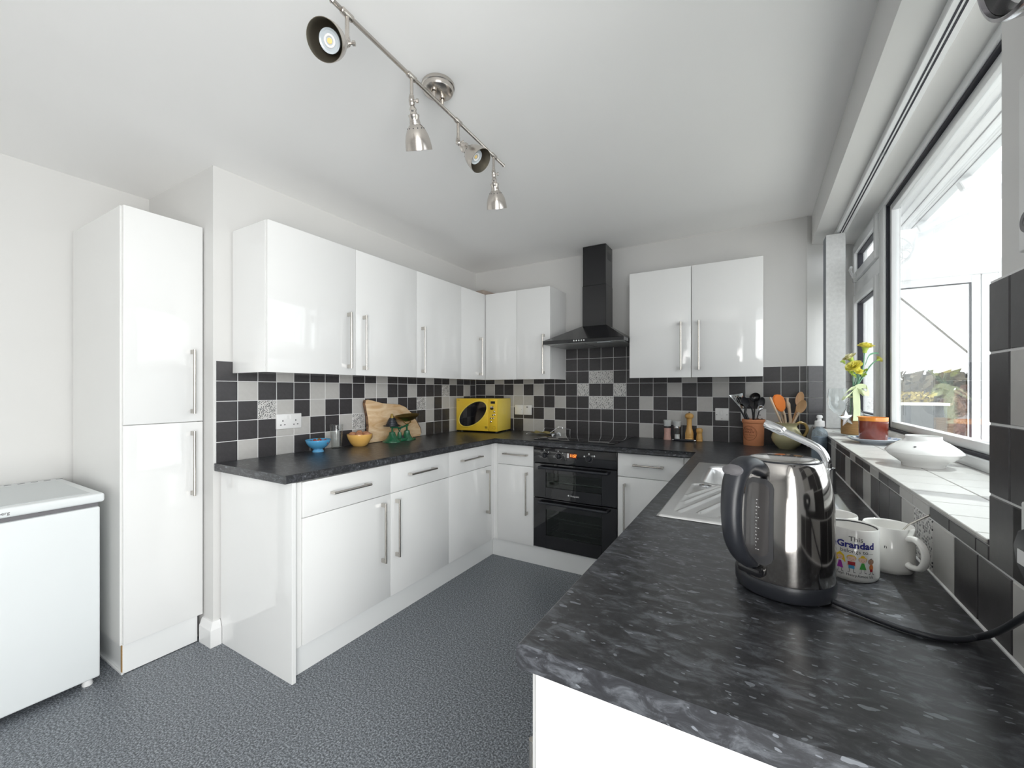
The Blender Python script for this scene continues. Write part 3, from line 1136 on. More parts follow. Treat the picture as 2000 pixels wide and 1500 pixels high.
for z0, z1, wz0, wz1, zh in ((.487, .724, .560, .664, .700), (.140, .480, .228, .410, .458)):
    g = G()
    a, b = -1.265, -.867
    g.box(OX0, a, OY, OY + .022, z0, z1, .002, 1).box(b, OX1, OY, OY + .022, z0, z1, .002, 1)
    g.box(a, b, OY, OY + .022, z0, wz0).box(a, b, OY, OY + .022, wz1, z1)
    dr = g.obj('oven_door', 'blackgloss', ov, ang=30)
    G().box(a, b, OY + .006, OY + .010, wz0, wz1).obj('window_pane', 'ovenglass', dr, ang=0)
    g = G().tube([(OX0 + .05, OY - .030, zh), (OX1 - .05, OY - .030, zh)], .0085, 12, flat=.8)
    g.box(OX0 + .05, OX0 + .066, OY - .03, OY, zh - .008, zh + .008, .002, 1).box(OX1 - .066, OX1 - .05, OY - .03, OY, zh - .008, zh + .008, .002, 1)
    g.obj('handle', 'black', dr)
    if z0 > .4:
        put_text('Hotpoint', .017, dr, 'mark', lambda x, y: Vector((-1.052 + x, OY - .0008, .523 + y)))
        G().lathe([(0, .001), (.0055, .001), (.0055, 0)], n=16, T=axis_T((-1.096, OY, .524), (0, -1, 0))).obj('logo_disc', 'mark', dr)
    c = G()
    x0, x1, y0, y1, c0, c1 = a - .03, b + .03, OY + .025, OY + .29, wz0 - .04, wz1 + .02
    c.face([(x0, y1, c0), (x1, y1, c0), (x1, y1, c1), (x0, y1, c1)])
    c.face([(x0, y0, c0), (x0, y1, c0), (x0, y1, c1), (x0, y0, c1)])
    c.face([(x1, y0, c0), (x1, y0, c1), (x1, y1, c1), (x1, y1, c0)])
    c.face([(x0, y0, c0), (x1, y0, c0), (x1, y1, c0), (x0, y1, c0)])
    c.face([(x0, y0, c1), (x0, y1, c1), (x1, y1, c1), (x1, y0, c1)])
    c.obj('cavity', 'greyplastic', ov, ang=0)
    for zz in ([(wz0 + wz1) / 2 - .02] if z0 > .4 else [wz0 + .02, wz0 + .11]):
        g = G()
        for j in range(2):
            g.tube([(x0 + .005, y0 + .03 + .2 * j, zz), (x1 - .005, y0 + .03 + .2 * j, zz)], .0025, 6)
        for j in range(16):
            xx = x0 + .02 + j * (x1 - x0 - .04) / 15
            g.tube([(xx, y0 + .03, zz), (xx, y0 + .23, zz)], .0016, 5)
        g.obj('wire_rack', 'chrome', ov)

# hob
hb = thing('induction_hob', 'black glass hob set flush in the worktop under the hood', 'hob', (-1.08, 2.93, ZW))
G().box(-1.385, -.802, 2.668, 3.150, ZW + .0006, ZW + .006, .002, 2).obj('glass_top', 'blackgloss', hb, ang=30)
for x, y, r in ((-1.24, 2.80, .085), (-.95, 2.80, .07), (-1.24, 3.03, .07), (-.95, 3.03, .09)):
    G().lathe([(r, ZW + .0062), (r + .0016, ZW + .0062)], (x, y, 0), 48).obj('zone_ring', 'displaydark', hb, ang=0)

# cooker hood
hd = thing('cooker_hood', 'black chimney cooker hood on the back wall above the hob', 'cooker hood', (-1.06, 2.97, 1.565))
HX0, HX1, HY0, HY1 = -1.360, -.7615, 2.757, YB - .008
CX0, CX1, CY0 = -1.150, -.967, 3.015
g = G().box(HX0, HX1, HY0, HY1, 1.566, 1.590, .0015, 1)
g.obj('rim', 'hood', hd, ang=30)
g = G()
A = [(HX0, HY0, 1.590), (HX1, HY0, 1.590), (HX1, HY1, 1.590), (HX0, HY1, 1.590)]
B = [(CX0 - .004, CY0 - .004, 1.716), (CX1 + .004, CY0 - .004, 1.716), (CX1 + .004, HY1, 1.716), (CX0 - .004, HY1, 1.716)]
for i in range(4):
    g.face([A[i], A[(i + 1) % 4], B[(i + 1) % 4], B[i]])
g.face(B)
g.obj('canopy', 'hood', hd, ang=0)
ch = G().box(CX0, CX1, CY0, HY1, 1.714, 2.02, .0015, 1).box(CX0 + .002, CX1 - .002, CY0 + .002, HY1, 2.02, ZC - .002, .0015, 1).obj('chimney', 'hood', hd, ang=30)
g = G()
for k in range(5):
    z = 2.215 + k * .011
    g.box(CX1 - .003, CX1 - .0012, CY0 + .045, CY0 + .125, z, z + .006)
g.obj('vent_slot', 'black', ch, ang=0)
g = G()
for k in range(2):
    g.box(HX0 + .02 + k * .285, HX0 + .293 + k * .285, HY0 + .07, HY1 - .02, 1.562, 1.567, .001, 1)
g.obj('grease_filter', 'filter', hd, ang=30)
G().box(HX0 + .012, HX1 - .012, HY0 + .012, HY0 + .066, 1.5635, 1.567).obj('light_strip', 'filter', hd, ang=0)
g = G()
for k in range(5):
    g.lathe([(0, .002), (.0048, .002), (.0055, 0)], n=12, T=axis_T((-1.115 + k * .0185, HY0, 1.581), (0, -1, 0)))
g.obj('button', 'mark', hd)
G().box(-.955, -.86, HY0 + .02, HY0 + .05, 1.560, 1.564, .001, 1).obj('lamp_lens', 'bulb', hd, ang=30)

# ------------------------------------------------------------ sockets and switches
def plate_back(x0, x1, z0, z1, label, double=False, switch=True):
    t = thing('wall_socket', label, 'socket', ((x0 + x1) / 2, YB, z0))
    G().box(x0, x1, YB - .009, YB - .0002, z0, z1, .003, 2).obj('face_plate', 'whiteplastic', t, ang=30)
    return t


def holes(t, fn, cx, cz):
    g = G()
    for du, dz, w, h in ((0, .012, .0045, .009), (-.011, -.010, .008, .0045), (.011, -.010, .008, .0045)):
        a, b = fn(cx + du - w / 2, cz + dz - h / 2), fn(cx + du + w / 2, cz + dz + h / 2)
        g.box(*sorted((a[0], b[0] + (.0006 if a[0] == b[0] else 0))), *sorted((a[1], b[1] - (.0006 if a[1] == b[1] else 0))), *sorted((a[2], b[2])))
    return g.obj('pin_hole', 'black', t, ang=0)


t = thing('wall_socket', 'white double socket on the left wall tiles above the blue bowl', 'socket', (XL, 1.385, 1.019))
G().box(XL + .0002, XL + .010, 1.312, 1.457, 1.019, 1.102, .003, 2).obj('face_plate', 'whiteplastic', t, ang=30)
for cy in (1.347, 1.422):
    holes(t, lambda u, z: (XL + .0102, u, z), cy, 1.052)
for cy in (1.372, 1.397):
    G().box(XL + .0095, XL + .013, cy - .006, cy + .006, 1.073, 1.092, .001, 1).obj('rocker', 'whiteplastic', t, ang=30)
t = plate_back(-1.756, -1.674, 1.020, 1.104, 'white fused switch plate on the back wall right of the microwave')
G().box(-1.722, -1.708, YB - .012, YB - .008, 1.083, 1.090).obj('rocker', 'black', t, ang=0)
g = G().box(-1.728, -1.702, YB - .0105, YB - .009, 1.040, 1.060, .001, 1)
g.obj('fuse_carrier', 'whiteplastic', t, ang=30)
t = plate_back(-1.840, -1.758, 1.020, 1.104, 'white switch plate on the back wall half hidden by the microwave')
G().box(-1.772, -1.768, YB - .0098, YB - .009, 1.060, 1.064).obj('screw', 'greyplastic', t, ang=0)
t = plate_back(-.252, -.170, 1.026, 1.110, 'white single switch plate on the back wall left of the terracotta pot')
G().box(-.222, -.203, YB - .013, YB - .008, 1.062, 1.094, .0015, 1).obj('rocker', 'whiteplastic', t, ang=30)
for x in (-.242, -.180):
    G().lathe([(0, .001), (.003, .001), (.003, 0)], n=10, T=axis_T((x, YB - .009, 1.066), (0, -1, 0))).obj('screw', 'greyplastic', t)
G().lathe([(0, .001), (.003, .001), (.003, 0)], n=10, T=axis_T((-.211, YB - .009, 1.038), (0, -1, 0))).obj('screw', 'greyplastic', t)
t = plate_back(-.098, .047, 1.026, 1.110, 'white double socket on the back wall behind the terracotta pot')
for cx in (-.062, .012):
    holes(t, lambda u, z: (u, YB - .0092, z), cx, 1.058)
for cx in (-.038, -.012):
    G().box(cx - .006, cx + .006, YB - .013, YB - .009, 1.080, 1.099, .001, 1).obj('rocker', 'whiteplastic', t, ang=30)
t = thing('wall_socket', 'white double socket on the near right wall taking the kettle plug', 'socket', (XR, .70, 1.02))
G().box(XR - .010, XR - .0002, .62, .765, 1.012, 1.098, .003, 2).obj('face_plate', 'whiteplastic', t, ang=30)
for cy in (.68, .705):
    G().box(XR - .014, XR - .0095, cy - .006, cy + .006, 1.072, 1.091, .001, 1).obj('rocker', 'whiteplastic', t, ang=30)
# wall control box at the right edge
t = thing('wall_control', 'white wall control box with a grey dial on the right wall at the edge', 'control box', (XR, .70, 1.406))
G().box(XR - .008, XR + .0055, .60, .776, 1.406, 1.625, .003, 3).obj('case', 'whiteplastic', t, ang=35)
d = G().lathe([(.0060, .0), (.0060, .006), (.012, .006), (.0145, .003), (.0145, 0)], n=28, T=axis_T((XR - .008, .744, 1.437), (-1, 0, 0))).obj('dial', 'greyplastic', t)
G().lathe([(0, .0045), (.006, .0045), (.006, 0)], n=20, T=axis_T((XR - .008, .744, 1.437), (-1, 0, 0))).obj('dial_cap', 'whiteplastic', t)

# ------------------------------------------------------------ sink and tap
SX0, SX1, SY0, SY1 = -.247, .235, 1.221, 2.200
RIBS = [((-.201, 1.495), (-.124, 1.700)), ((-.200, 1.395), (-.106, 1.700)), ((-.197, 1.285), (-.072, 1.690)),
        ((-.144, 1.300), (-.030, 1.670)), ((-.085, 1.285), (.015, 1.650)), ((-.020, 1.285), (.055, 1.640)),
        ((.045, 1.285), (.092, 1.630)), ((.105, 1.285), (.128, 1.620)), ((.160, 1.285), (.165, 1.600))]


def sstep(a, b, x):
    t = max(0, min(1, (x - a) / (b - a)))
    return t * t * (3 - 2 * t)


def rrect(x, y, x0, x1, y0, y1, r):
    """signed distance to a rounded rectangle, negative inside"""
    qx = abs(x - (x0 + x1) / 2) - (x1 - x0) / 2 + r
    qy = abs(y - (y0 + y1) / 2) - (y1 - y0) / 2 + r
    return math.hypot(max(qx, 0), max(qy, 0)) + min(max(qx, qy), 0) - r


def sink_h(x, y):
    h = .0055
    d = rrect(x, y, SX0, SX1, SY0, SY1, .012)
    h *= sstep(0, -.004, d)
    dd = rrect(x, y, SX0 + .036, SX1 - .030, SY0 + .040, 1.698, .03)
    h -= .0035 * sstep(.0, -.012, dd)
    if dd < 0:
        for (ax, ay), (bx, by) in RIBS:
            vx, vy = bx - ax, by - ay
            t = max(0, min(1, ((x - ax) * vx + (y - ay) * vy) / (vx * vx + vy * vy)))
            q = math.hypot(x - ax - t * vx, y - ay - t * vy)
            h = max(h, .002 + .0042 * (1 - sstep(.002, .0085, q)))
    db = rrect(x, y, -.190, .170, 1.716, 2.138, .07)
    h -= .006 * sstep(.004, -.012, db)
    h -= .140 * sstep(-.008, -.040, db)
    return ZW + .0010 + h


sk = thing('sink', 'stainless steel inset sink with ribbed draining board behind the kettle', 'sink', (0, 1.71, ZW))
NX, NY = 140, 270
verts, faces = [], []
for j in range(NY + 1):
    for i in range(NX + 1):
        x = SX0 + (SX1 - SX0) * i / NX
        y = SY0 + (SY1 - SY0) * j / NY
        verts.append((x - 0, y - 1.71, sink_h(x, y) - ZW))
for j in range(NY):
    for i in range(NX):
        a = j * (NX + 1) + i
        faces.append((a, a + 1, a + NX + 2, a + NX + 1))
me = bpy.data.meshes.new('basin')
me.from_pydata(verts, [], faces)
me.materials.append(M['sink'])
me.polygons.foreach_set('use_smooth', [True] * len(me.polygons))
o = bpy.data.objects.new('basin', me)
o.parent = sk
link(o)
ORG[o.name] = Vector((0, 1.71, ZW))
G().lathe([(0, .004), (.028, .004), (.036, .002), (.040, 0)], (-.01, 1.92, ZW - .1442), 24).obj('waste', 'chrome', sk)
g = G().lathe([(.010, .0), (.020, .001), (.021, .004), (.010, .005)], (-.165, 1.672, ZW + .003), 20, T=None)
g.obj('overflow_plug', 'chrome', sk)
tp = thing('mixer_tap', 'chrome mixer tap with a raised pull-out spout rising behind the kettle', 'tap', (.205, 1.775, ZW))
G().lathe([(0, .006), (.027, .006), (.027, .012), (.024, .016), (.022, .085), (.020, .09), (0, .09)], (.205, 1.775, ZW), 24).obj('body', 'chrome', tp)
path = curve([(.205, 1.775, ZW + .085), (.203, 1.777, ZW + .115), (.187, 1.783, ZW + .147), (.160, 1.795, ZW + .166), (.120, 1.815, ZW + .184), (.080, 1.835, ZW + .202)], 6)
G().tube(path, .0125, 16).obj('spout', 'chrome', tp)
G().tube([(.086, 1.832, ZW + .199), (.080, 1.835, ZW + .202), (.078, 1.836, ZW + .203), (.030, 1.860, ZW + .225), (.026, 1.862, ZW + .2265)], [.0125, .0165, .0175, .0168, .0150], 18).obj('spray_head', 'chrome', tp)
G().tube([(.190, 1.765, ZW + .06), (.172, 1.758, ZW + .066), (.140, 1.742, ZW + .075)], [.009, .007, .006], 10).obj('lever', 'chrome', tp)

# ------------------------------------------------------------ kettle
KX, KY, KR = .0399, .8948, .0760
RT = Vector((math.cos(PSI), math.sin(PSI), 0))
FW = Vector((-math.sin(PSI), math.cos(PSI), 0))
UP = Vector((0, 0, 1))
KD = (-RT * math.cos(math.radians(22)) - FW * math.sin(math.radians(22))).normalized()
KA = math.atan2(KD.y, KD.x)
kt = thing('kettle', 'polished steel electric kettle with a black handle on the near worktop', 'kettle', (KX, KY, ZW))
K0 = Vector((KX, KY, ZW))
G().lathe([(0, .0005), (.066, .0005), (.0735, .004), (.0765, .010), (.0768, .024), (.0762, .030), (.0755, .031), (0, .031)], K0, 56).obj('power_base', 'black', kt)
kb = [(.0752, .0315), (.0756, .036), (.0752, .09), (.0744, .14), (.0726, .172), (.0695, .194), (.0650, .212), (.0600, .2245), (.0572, .2290), (.0560, .2300)]
body = G().lathe(kb + [(.050, .230)], K0, 72).obj('body', 'kettle', kt, ang=50)
G().lathe([(.0565, .2285), (.0565, .2312), (.0545, .2322), (.052, .2312)], K0, 64).obj('lid_seal', 'black', kt)
G().lathe([(.0532, .2310), (.0505, .2338), (.046, .2345), (0, .2352)], K0, 64).obj('lid', 'kettle', kt, ang=50)


def krad(z):
    for (r0, z0), (r1, z1) in zip(kb, kb[1:]):
        if z0 <= z <= z1:
            return r0 + (r1 - r0) * (z - z0) / (z1 - z0)
    return kb[0][0] if z < kb[0][1] else kb[-1][0]


def kpatch(a0, a1, z0, z1, off, rr=.012, nu=14, nz=20):
    g = G()
    rows = []
    for j in range(nz + 1):
        row = []
        for i in range(nu + 1):
            u = i / nu * 2 - 1
            v = j / nz * 2 - 1
            a = KA + (a0 + a1) / 2 + u * (a1 - a0) / 2
            z = (z0 + z1) / 2 + v * (z1 - z0) / 2
            # round the ends
            if abs(v) > .8:
                a = KA + (a0 + a1) / 2 + u * (a1 - a0) / 2 * math.sqrt(max(0.02, 1 - ((abs(v) - .8) / .2) ** 2 * .75))
            r = krad(z) + off
            row.append(g.bm.verts.new(K0 + Vector((r * math.cos(a), r * math.sin(a), z))))
        rows.append(row)
    for A, B in zip(rows, rows[1:]):
        for i in range(nu):
            g.bm.faces.new((A[i], A[i + 1], B[i + 1], B[i]))
    bmesh.ops.recalc_face_normals(g.bm, faces=g.bm.faces)
    return g


kpatch(-.30, .42, .058, .203, .0008).obj('gauge_surround', 'darkgrey', kt, ang=60)
ga = kpatch(-.20, .33, .072, .195, .0016).obj('water_gauge', 'gauge', kt, ang=60)
g = G()
for j in range(15):
    z = .082 + j * .0060
    r = krad(z) + .0021
    w = .035 if j % 2 else .055
    for i in range(2 if j % 3 == 0 else 1):
        a0 = KA + .055 + i * .05
        pts = [(a0, z), (a0 + w * .6, z), (a0 + w * .6, z + .0014), (a0, z + .0014)]
        g.face([K0 + Vector((r * math.cos(a), r * math.sin(a), zz)) for a, zz in pts])
g.obj('gauge_marks', 'mark', ga, ang=0)
hp_ = [(.052, .212), (.070, .2215), (.090, .2270), (.108, .2215), (.121, .203), (.1275, .175), (.1285, .140), (.1235, .106), (.110, .080), (.092, .063), (.074, .052)]
hr_ = [.0130, .0140, .0152, .0165, .0165, .0155, .0148, .0142, .0130, .0105, .0070]
path = curve([K0 + KD * r + UP * z for r, z in hp_], 5)
rad = []
for i in range(len(path)):
    t = i / 5
    k = min(int(t), len(hr_) - 2)
    rad.append(hr_[k] + (hr_[k + 1] - hr_[k]) * (t - k))
hdl = G().tube(path, rad, 18, flat=1.12).obj('handle', 'black', kt, ang=60)
bx = (KD * .118 + UP * .214)
nrm = (KD * .80 + UP * .62).normalized()
T = axis_T(K0 + bx + nrm * .0105, nrm, roll=(-KD.y, KD.x, 0)) @ Matrix.Diagonal((1, 1.75, 1, 1))
G().lathe([(0, .004), (.0085, .0035), (.0105, .0015), (.011, -.002)], n=28, T=T).obj('lid_button', 'greyplastic', hdl)
T = axis_T(K0 + KD * .078 + UP * .046, KD)
G().box(-.021, .021, -.007, .007, -.006, .012, .004, 2, T).obj('switch_lever', 'hood', kt)
T = axis_T(K0 + KD * .0745 + UP * .0385 + Vector((-KD.y, KD.x, 0)) * -.010, KD)
G().lathe([(0, .0012), (.0055, .0012), (.0072, .0004), (.0072, -.002)], n=20, T=T).obj('switch_recess', 'black', kt)
# plug and flex
pg = thing('plug', 'black moulded plug in the near right socket with a white label', 'plug', (XR - .012, .665, 1.045))
g = G().prism([(.618, 1.030), (.642, 1.012), (.680, 1.018), (.704, 1.036), (.712, 1.056), (.701, 1.076), (.674, 1.088), (.636, 1.086), (.618, 1.070)], 'x', XR - .0365, XR - .0105, .004)
g.obj('body', 'black', pg, ang=35)
G().box(XR - .0373, XR - .0363, .676, .697, 1.040, 1.056).obj('label_sticker', 'mark', pg, ang=0)
path = curve([(.104, .858, ZW + .009), (.113, .853, ZW + .0085), (.149, .836, ZW + .0055), (.182, .820, ZW + .0048), (.219, .815, ZW + .0048), (.247, .825, ZW + .0052), (.264, .834, ZW + .009), (.270, .815, ZW + .024), (.270, .777, ZW + .050), (.270, .729, ZW + .088), (.268, .690, ZW + .118), (.267, .665, 1.016)], 8)
fx = G().tube(path, .0042, 12).obj('power_flex', 'black', at=(.106, .853, ZW), ang=60)
tag(fx, 'black kettle flex looping over the worktop to the right wall', 'cable')

# ------------------------------------------------------------ mugs
def mug(x, y, r, h, label, hang=None, m='white', inner=None):
    t = thing('mug', label, 'mug', (x, y, ZW), group='mugs beside the kettle')
    p = [(0, .001), (r * .86, .001), (r * .90, 0), (r * .97, .004), (r, .010), (r, h - .002), (r - .0012, h), (r - .0028, h - .001), (r - .0034, h - .004), (r - .0036, .010), (r * .7, .006), (0, .006)]
    G().lathe(p, (x, y, ZW), 56).obj('cup', m, t, ang=50)
    if hang is not None:
        d = Vector((math.cos(hang), math.sin(hang), 0))
        o0 = Vector((x, y, ZW))
        pts = curve([o0 + d * (r - .003) + UP * (h * .80), o0 + d * (r + .014) + UP * (h * .83), o0 + d * (r + .027) + UP * (h * .70), o0 + d * (r + .030) + UP * (h * .48), o0 + d * (r + .022) + UP * (h * .27), o0 + d * (r + .006) + UP * (h * .22), o0 + d * (r - .003) + UP * (h * .25)], 6)
        G().tube(pts, [.0058] * len(pts), 12, flat=1.25).obj('handle', m, t, ang=60)
    return t


MX, MY, MR, MH = .1559, 1.0257, .041, .0965
m1 = mug(MX, MY, MR, MH, 'white mug printed with This Grandad belongs to and cartoon children')
m2 = mug(.2247, 1.1014, .0399, .088, 'plain white mug with its handle towards the camera holding a teaspoon', hang=math.radians(-55))
m3 = mug(.1420, 1.1284, .0400, .0905, 'white mug mostly hidden behind the kettle')
G().lathe([(.0372, MH - .0045), (.0374, MH - .0030), (.0378, MH - .0022)], (MX, MY, ZW), 56).obj('rim_line', 'ink', m1, ang=60)
A0 = math.atan2(-MY, -MX) + .10


def wrap(x, z, off=.0005):
    a = A0 + x / MR
    return Vector((MX + (MR + off) * math.cos(a), MY + (MR + off) * math.sin(a), ZW + z))


PX = .004
put_text('This', .0125, m1, 'ink', lambda x, y: wrap(x + PX - .002, y + .0790))
put_text('Grandad', .0165, m1, 'blueink', lambda x, y: wrap(x + PX - .002, y + .0680), bold=.0006)
put_text('belongs to....', .0100, m1, 'ink', lambda x, y: wrap(x + PX, y + .0565))


def fig(parts, name='printed_figure'):
    mats = []
    g = G()
    for k, (mm, poly) in enumerate(parts):
        if mm not in mats:
            mats.append(mm)
        g.mi = mats.index(mm)
        # subdivide via fan so it follows the curve
        c = (sum(p[0] for p in poly) / len(poly), sum(p[1] for p in poly) / len(poly))
        for i in range(len(poly)):
            a, b = poly[i], poly[(i + 1) % len(poly)]
            g.face([wrap(PX + q[0], q[1], .00035 + .00008 * k) for q in (c, a, b)])
    return g.obj(name, mats, m1, ang=0)


def ell(cx, cy, rx, ry, n=18, a0=0, a1=2 * PI):
    full = abs(a1 - a0 - 2 * PI) < 1e-6
    return [(cx + rx * math.cos(a0 + (a1 - a0) * i / (n if full else n - 1)), cy + ry * math.sin(a0 + (a1 - a0) * i / (n if full else n - 1))) for i in range(n)]


def legs(cx, y0, y1, w=.0028):
    out = []
    for s in (-1, 1):
        x = cx + s * w
        out += [('ink', [(x - .0003, y0), (x + .0003, y0), (x + .0003, y1), (x - .0003, y1)]), ('ink', [(x - .0003, y0), (x + s * .003, y0 - .0005), (x + s * .003, y0 + .0004), (x + .0003, y0 + .0008)])]
    return out


def face_dots(cx, cy, w):
    return [('ink', ell(cx - w, cy + .0003, .0004, .0006, 6)), ('ink', ell(cx + w, cy + .0003, .0004, .0006, 6)), ('p_red', [(cx - .001, cy - .0022), (cx + .001, cy - .0022), (cx + .001, cy - .0018), (cx - .001, cy - .0018)])]


cx = -.0255
fig([('p_yel', [(cx - .0075, .0350), (cx - .006, .047), (cx, .0525), (cx + .006, .047), (cx + .0085, .0345)]), ('p_skin', ell(cx, .0425, .0046, .0045)), ('p_yel', ell(cx, .0452, .0048, .003, 12, 0, PI))] + face_dots(cx, .042, .0017) + [('p_purple', [(cx - .005, .0225), (cx + .005, .0225), (cx + .002, .036), (cx - .002, .036)])] + legs(cx, .0165, .0225))
cx = -.0085
fig([('ink', ell(cx, .0435, .0068, .0056)), ('p_skin', ell(cx, .0430, .0064, .0052)), ('p_yel', ell(cx, .0445, .0072, .0052, 14, 0, PI))] + face_dots(cx, .0418, .0022) + [('p_red', [(cx - .0048, .0305), (cx + .0048, .0305), (cx + .0056, .0375), (cx - .0056, .0375)]), ('p_skin', ell(cx - .0058, .0315, .0009, .0028, 8)), ('p_skin', ell(cx + .0058, .0315, .0009, .0028, 8)), ('p_blue', [(cx - .0042, .0250), (cx + .0042, .0250), (cx + .0042, .0310), (cx - .0042, .0310)])] + legs(cx, .0185, .025))
cx = .0080
fig([('p_yel', ell(cx, .0485, .0030, .0026)), ('ink', ell(cx, .0430, .0064, .0056)), ('p_skin', ell(cx, .0425, .0058, .0052)), ('p_yel', ell(cx, .0440, .0066, .0046, 14, 0, PI))] + face_dots(cx, .0412, .0020) + [('p_green', [(cx - .0052, .0255), (cx + .0052, .0255), (cx + .0018, .0375), (cx - .0018, .0375)])] + legs(cx, .0190, .0255))
cx = .0215
fig([('ink', ell(cx, .0405, .0052, .0052)), ('p_brown', ell(cx, .0405, .0048, .0048)), ('ink', [(cx - .0006, .045), (cx + .0020, .0478), (cx + .0008, .0448)]), ('ink', [(cx - .0010, .045), (cx - .0018, .0474), (cx + .0002, .045)])] + face_dots(cx, .0402, .0018) + [('p_orange', ell(cx, .0300, .0036, .0062)), ('p_red', ell(cx, .0248, .0026, .0026))] + legs(cx, .0185, .0235, .0018))
for s, cx in (('Ewyn', -.0255), ('Henry', -.0085), ('Aimee', .0080), ('Isla', .0215)):
    put_text(s, .0072, m1, 'ink', lambda x, y, cx=cx: wrap(x * .85 + PX + cx, y + .0128))
# small mark on the plain mug
a2 = math.atan2(-1.1014, -.2247) - .10
put_text('n', .010, m2, 'ink', lambda x, y: Vector((.2247 + .0403 * math.cos(a2 + x / .0399), 1.1014 + .0403 * math.sin(a2 + x / .0399), ZW + .052 + y)))
sp = G().tube([(.214, 1.110, ZW + .012), (.243, 1.087, ZW + .082), (.2505, 1.081, ZW + .096), (.275, 1.062, ZW + .1225)], [.0022, .0014, .0015, .0022], 8).ball((.214, 1.110, ZW + .014), .008, (1, 1, .5), 10).obj('teaspoon', 'handle', at=(.222, 1.103, ZW + .006), ang=60)
tag(sp, 'thin metal teaspoon leaning out of the plain white mug', 'spoon')

# ------------------------------------------------------------ left worktop
# blue footed bowl with red berries
BX, BY = -2.183, 1.512
t = thing('bowl', 'small blue footed bowl of red berries on the left worktop', 'bowl', (BX, BY, ZW))
G().lathe([(0, .001), (.030, .001), (.0315, 0), (.031, .004), (.026, .010), (.024, .015), (.034, .020), (.050, .032), (.062, .050), (.068, .068), (.0675, .0695), (.066, .069), (.059, .050), (.046, .034), (.03, .026), (0, .024)], (BX, BY, ZW), 48).obj('shell', 'bluebowl', t, ang=50)
for i in range(9):
    a = i * 2.4
    rr = .016 * math.sqrt(i)
    b = thing('strawberry', 'red strawberry heaped in the small blue bowl', 'strawberry', (BX + .006 + rr * math.cos(a), BY + .004 + rr * math.sin(a), ZW + .058 - .004 * (i > 4) + .006 * (i == 0)), group='berries in the blue bowl', rot=(random.uniform(0, 2), random.uniform(0, 2), a))
    G().lathe([(0, -.013), (.005, -.010), (.0095, -.002), (.0105, .005), (.008, .010), (0, .0115)], n=12).obj('fruit', 'berry', b, local=True, ang=60)
    g = G()
    for k in range(5):
        q = k * 2 * PI / 5
        g.face([(0, 0, .0118), (.006 * math.cos(q - .4), .006 * math.sin(q - .4), .0125), (.010 * math.cos(q), .010 * math.sin(q), .0105), (.006 * math.cos(q + .4), .006 * math.sin(q + .4), .0125)])
    g.obj('calyx', 'leafgreen', b, local=True, ang=0)
# drinking glass
GX, GY = -2.212, 1.655
gl = G().lathe([(0, .0), (.0285, .0), (.030, .002), (.0395, .142), (.0390, .1435), (.0378, .142), (.0290, .014), (.026, .011), (0, .011)], (GX, GY, ZW), 40).obj('drinking_glass', 'clear', at=(GX, GY, ZW), ang=50)
tag(gl, 'clear tall tumbler between the blue bowl and the bowl of eggs', 'glass')
# bowl of eggs
EX, EY = -2.178, 1.800
t = thing('bowl', 'amber yellow bowl full of brown eggs on the left worktop', 'bowl', (EX, EY, ZW))
p = [(0, .001), (.036, .001), (.038, 0), (.044, .004), (.058, .022), (.070, .046), (.0785, .074), (.078, .0755), (.0765, .075), (.067, .046), (.054, .022), (.04, .008), (0, .006)]
G().lathe(p, (EX, EY, ZW), 48).obj('shell', 'orangebowl', t, ang=50)
for i, (dx, dy, dz, tilt, az) in enumerate(((.034, -.030, .068, 1.3, .3), (.048, .012, .068, 1.2, 1.6), (.012, .034, .070, 1.4, 2.2), (-.030, .024, .068, 1.3, .9), (-.028, -.026, .068, 1.2, -.7), (.004, -.006, .079, 1.4, .5), (.030, .046, .062, .9, .1))):
    o = G().lathe([(0, -.029), (.010, -.026), (.018, -.017), (.0215, -.005), (.0208, .006), (.0165, .017), (.009, .025), (0, .028)], n=20).obj('egg', 'egg', local=True, ang=80)
    o.location = (EX + dx, EY + dy, ZW + dz)
    o.rotation_euler = (tilt, 0, az)
    tag(o, 'brown hen egg heaped in the amber yellow bowl', 'egg', 'eggs in the amber bowl')
# wooden board leaning on the tiles
bp = [(1.905, .001), (2.120, .001), (2.395, .001), (2.412, .020), (2.405, .060), (2.365, .120), (2.318, .180), (2.262, .226), (2.205, .247), (2.120, .254), (2.040, .262), (1.965, .280), (1.918, .289), (1.902, .284), (1.896, .262), (1.903, .220), (1.912, .170), (1.916, .110), (1.908, .050)]
T = Matrix.Translation((-2.232, 0, ZW + .001)) @ Matrix.Rotation(math.radians(-3.5), 4, 'Y')
bd = thing('chopping_board', 'wavy-edged wooden chopping board leaning on the tiles behind the scales', 'chopping board', (-2.235, 2.15, ZW))
G().prism(bp, 'x', -.011, .011, .003, T).obj('slab', 'board', bd, ang=40)
for seg in ([(2.318, .183), (2.364, .123), (2.404, .063), (2.412, .022)], [(1.9025, .284), (1.895, .262), (1.902, .220), (1.911, .170), (1.915, .110), (1.907, .050)]):
    G().tube([T @ Vector((.0, y, z)) for y, z in curve([(0, *q) for q in seg], 4) and [(q.y, q.z) for q in curve([(0, *q) for q in seg], 4)]], .0085, 8, flat=1.3).obj('bark_edge', 'bark', bd, ang=60)['label'] = 'dark bark left along the edge'
# balance scales
SXC = -2.150
sc = thing('balance_scales', 'green cast iron balance scales with a brass pan on the left worktop', 'scales', (SXC, 2.115, ZW))


def at(dy, dz, dx=0):
    return (SXC + dx, 2.115 + dy, ZW + dz)


